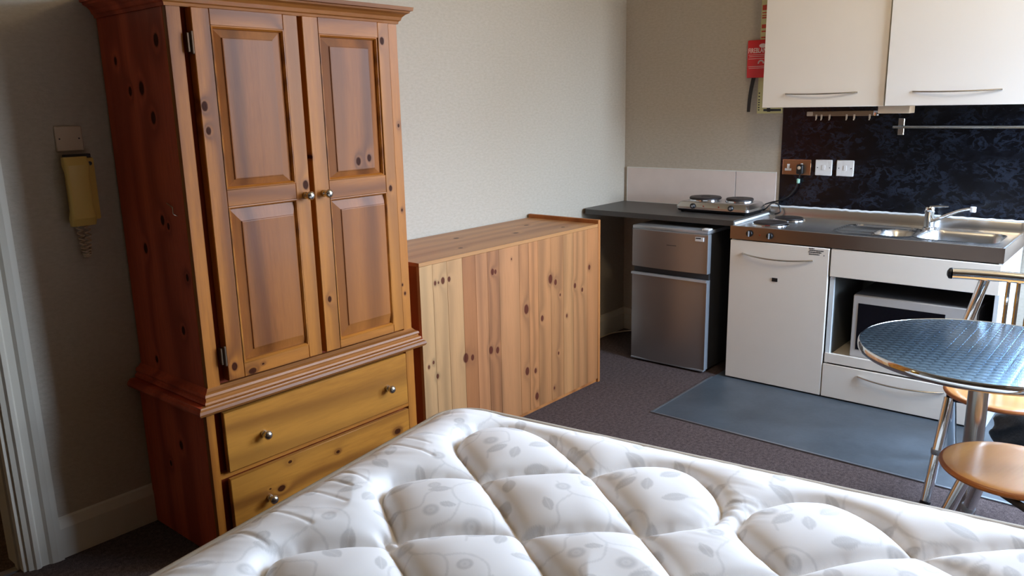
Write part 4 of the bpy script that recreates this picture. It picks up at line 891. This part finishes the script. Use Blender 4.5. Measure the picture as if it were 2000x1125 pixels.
me.loops.add(f.size); me.loops.foreach_set('vertex_index', f.reshape(-1).astype(np.int32)); me.polygons.add(len(f)); me.polygons.foreach_set('loop_start', np.arange(0, f.size, 4, dtype=np.int32))
me.update(calc_edges=True); at = me.attributes.new('print', 'FLOAT', 'POINT'); at.data.foreach_set('value', pm.reshape(-1)[used].astype(np.float32))
me.polygons.foreach_set('use_smooth', np.ones(len(f), bool)); me.update()
if me.polygons[len(f)//2].normal.z < 0: me.flip_normals()
mesh_obj('quilted_top', me, M_quilt, MT)
def rim(off, z, n=14):
    out_ = []
    for cx, cy, a0 in ((BW-RC, BL-RC, 0), (RC, BL-RC, 90), (RC, RC, 180), (BW-RC, RC, 270)):
        for i in range(n+1): a = math.radians(a0+90*i/n); out_.append(bedpt(cx+(RC+off)*math.cos(a), cy+(RC+off)*math.sin(a), z))
    return out_
def rimloft(prof, name, mat, parent, cap=False):
    bm = bmesh.new(); R_ = [[bm.verts.new(p) for p in rim(o__, z_)] for o__, z_ in prof]; n = len(R_[0])
    for a, b in zip(R_, R_[1:]):
        for i in range(n): bm.faces.new((a[i], a[(i+1) % n], b[(i+1) % n], b[i]))
    if cap: bm.faces.new(R_[0]); bm.faces.new(R_[-1])
    bmesh.ops.recalc_face_normals(bm, faces=bm.faces)
    me = bpy.data.meshes.new(name); bm.to_mesh(me); bm.free(); return mesh_obj(name, me, mat, parent, smooth=50)
rimloft([(-0.020, MZ-0.006), (-0.020, MZ+0.008), (-0.014, MZ+0.015), (-0.002, MZ+0.016), (0.006, MZ+0.013), (0.012, MZ+0.004), (0.013, MZ-0.010), (0.008, MZ-0.022), (-0.002, MZ-0.018), (-0.020, MZ-0.006)], 'edge_tape', M_tape, MT)
rimloft([(0.0, 0.325), (0.004, 0.34), (0.006, 0.42), (0.004, MZ-0.018), (-0.004, MZ-0.010)], 'side_border', M_fabric_side, MT, cap=True)
rimloft([(-0.004, 0.302), (0.012, 0.306), (0.016, 0.316), (0.010, 0.328), (-0.004, 0.330)], 'edge_tape', M_tape, MT, cap=True)
BB = thing('bed_base', 'low fabric divan base under the quilted mattress, mostly hidden', 'bed base', (float(ctr[0]), float(ctr[1]), 0))
rimloft([(-0.02, 0.045), (-0.015, 0.05), (-0.015, 0.295), (-0.02, 0.3005)], 'divan_box', M_bedbase, BB, cap=True)
for a_ in (0.15, BW-0.15):
    for b_ in (0.15, BL-0.15):
        p = bedpt(a_, b_, 0); MB().lathe([(0.025, 0), (0.028, 0.046)], p, n=16).build('foot', M_black, BB)

# shift object-space textures of materials whose knots are given in room metres
def shift_mat(mt, dx_, dy_):
    nt = mt.node_tree; tc = next(n for n in nt.nodes if n.type == 'TEX_COORD')
    va = N(nt, 'ShaderNodeVectorMath', operation='ADD'); va.inputs[1].default_value = (dx_, dy_, 0)
    links = [l for l in nt.links if l.from_node == tc and l.from_socket.name == 'Object']; tos = [l.to_socket for l in links]
    for l in links: nt.links.remove(l)
    L(nt, tc.outputs['Object'], va.inputs[0])
    for s_ in tos: L(nt, va.outputs[0], s_)
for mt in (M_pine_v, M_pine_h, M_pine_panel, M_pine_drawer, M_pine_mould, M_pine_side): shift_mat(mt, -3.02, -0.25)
done = set()
for o in CH.children:
    mt = o.data.materials[0]
    if mt.name not in done and mt is not M_pine_shadow: done.add(mt.name); shift_mat(mt, -1.78, -0.26)
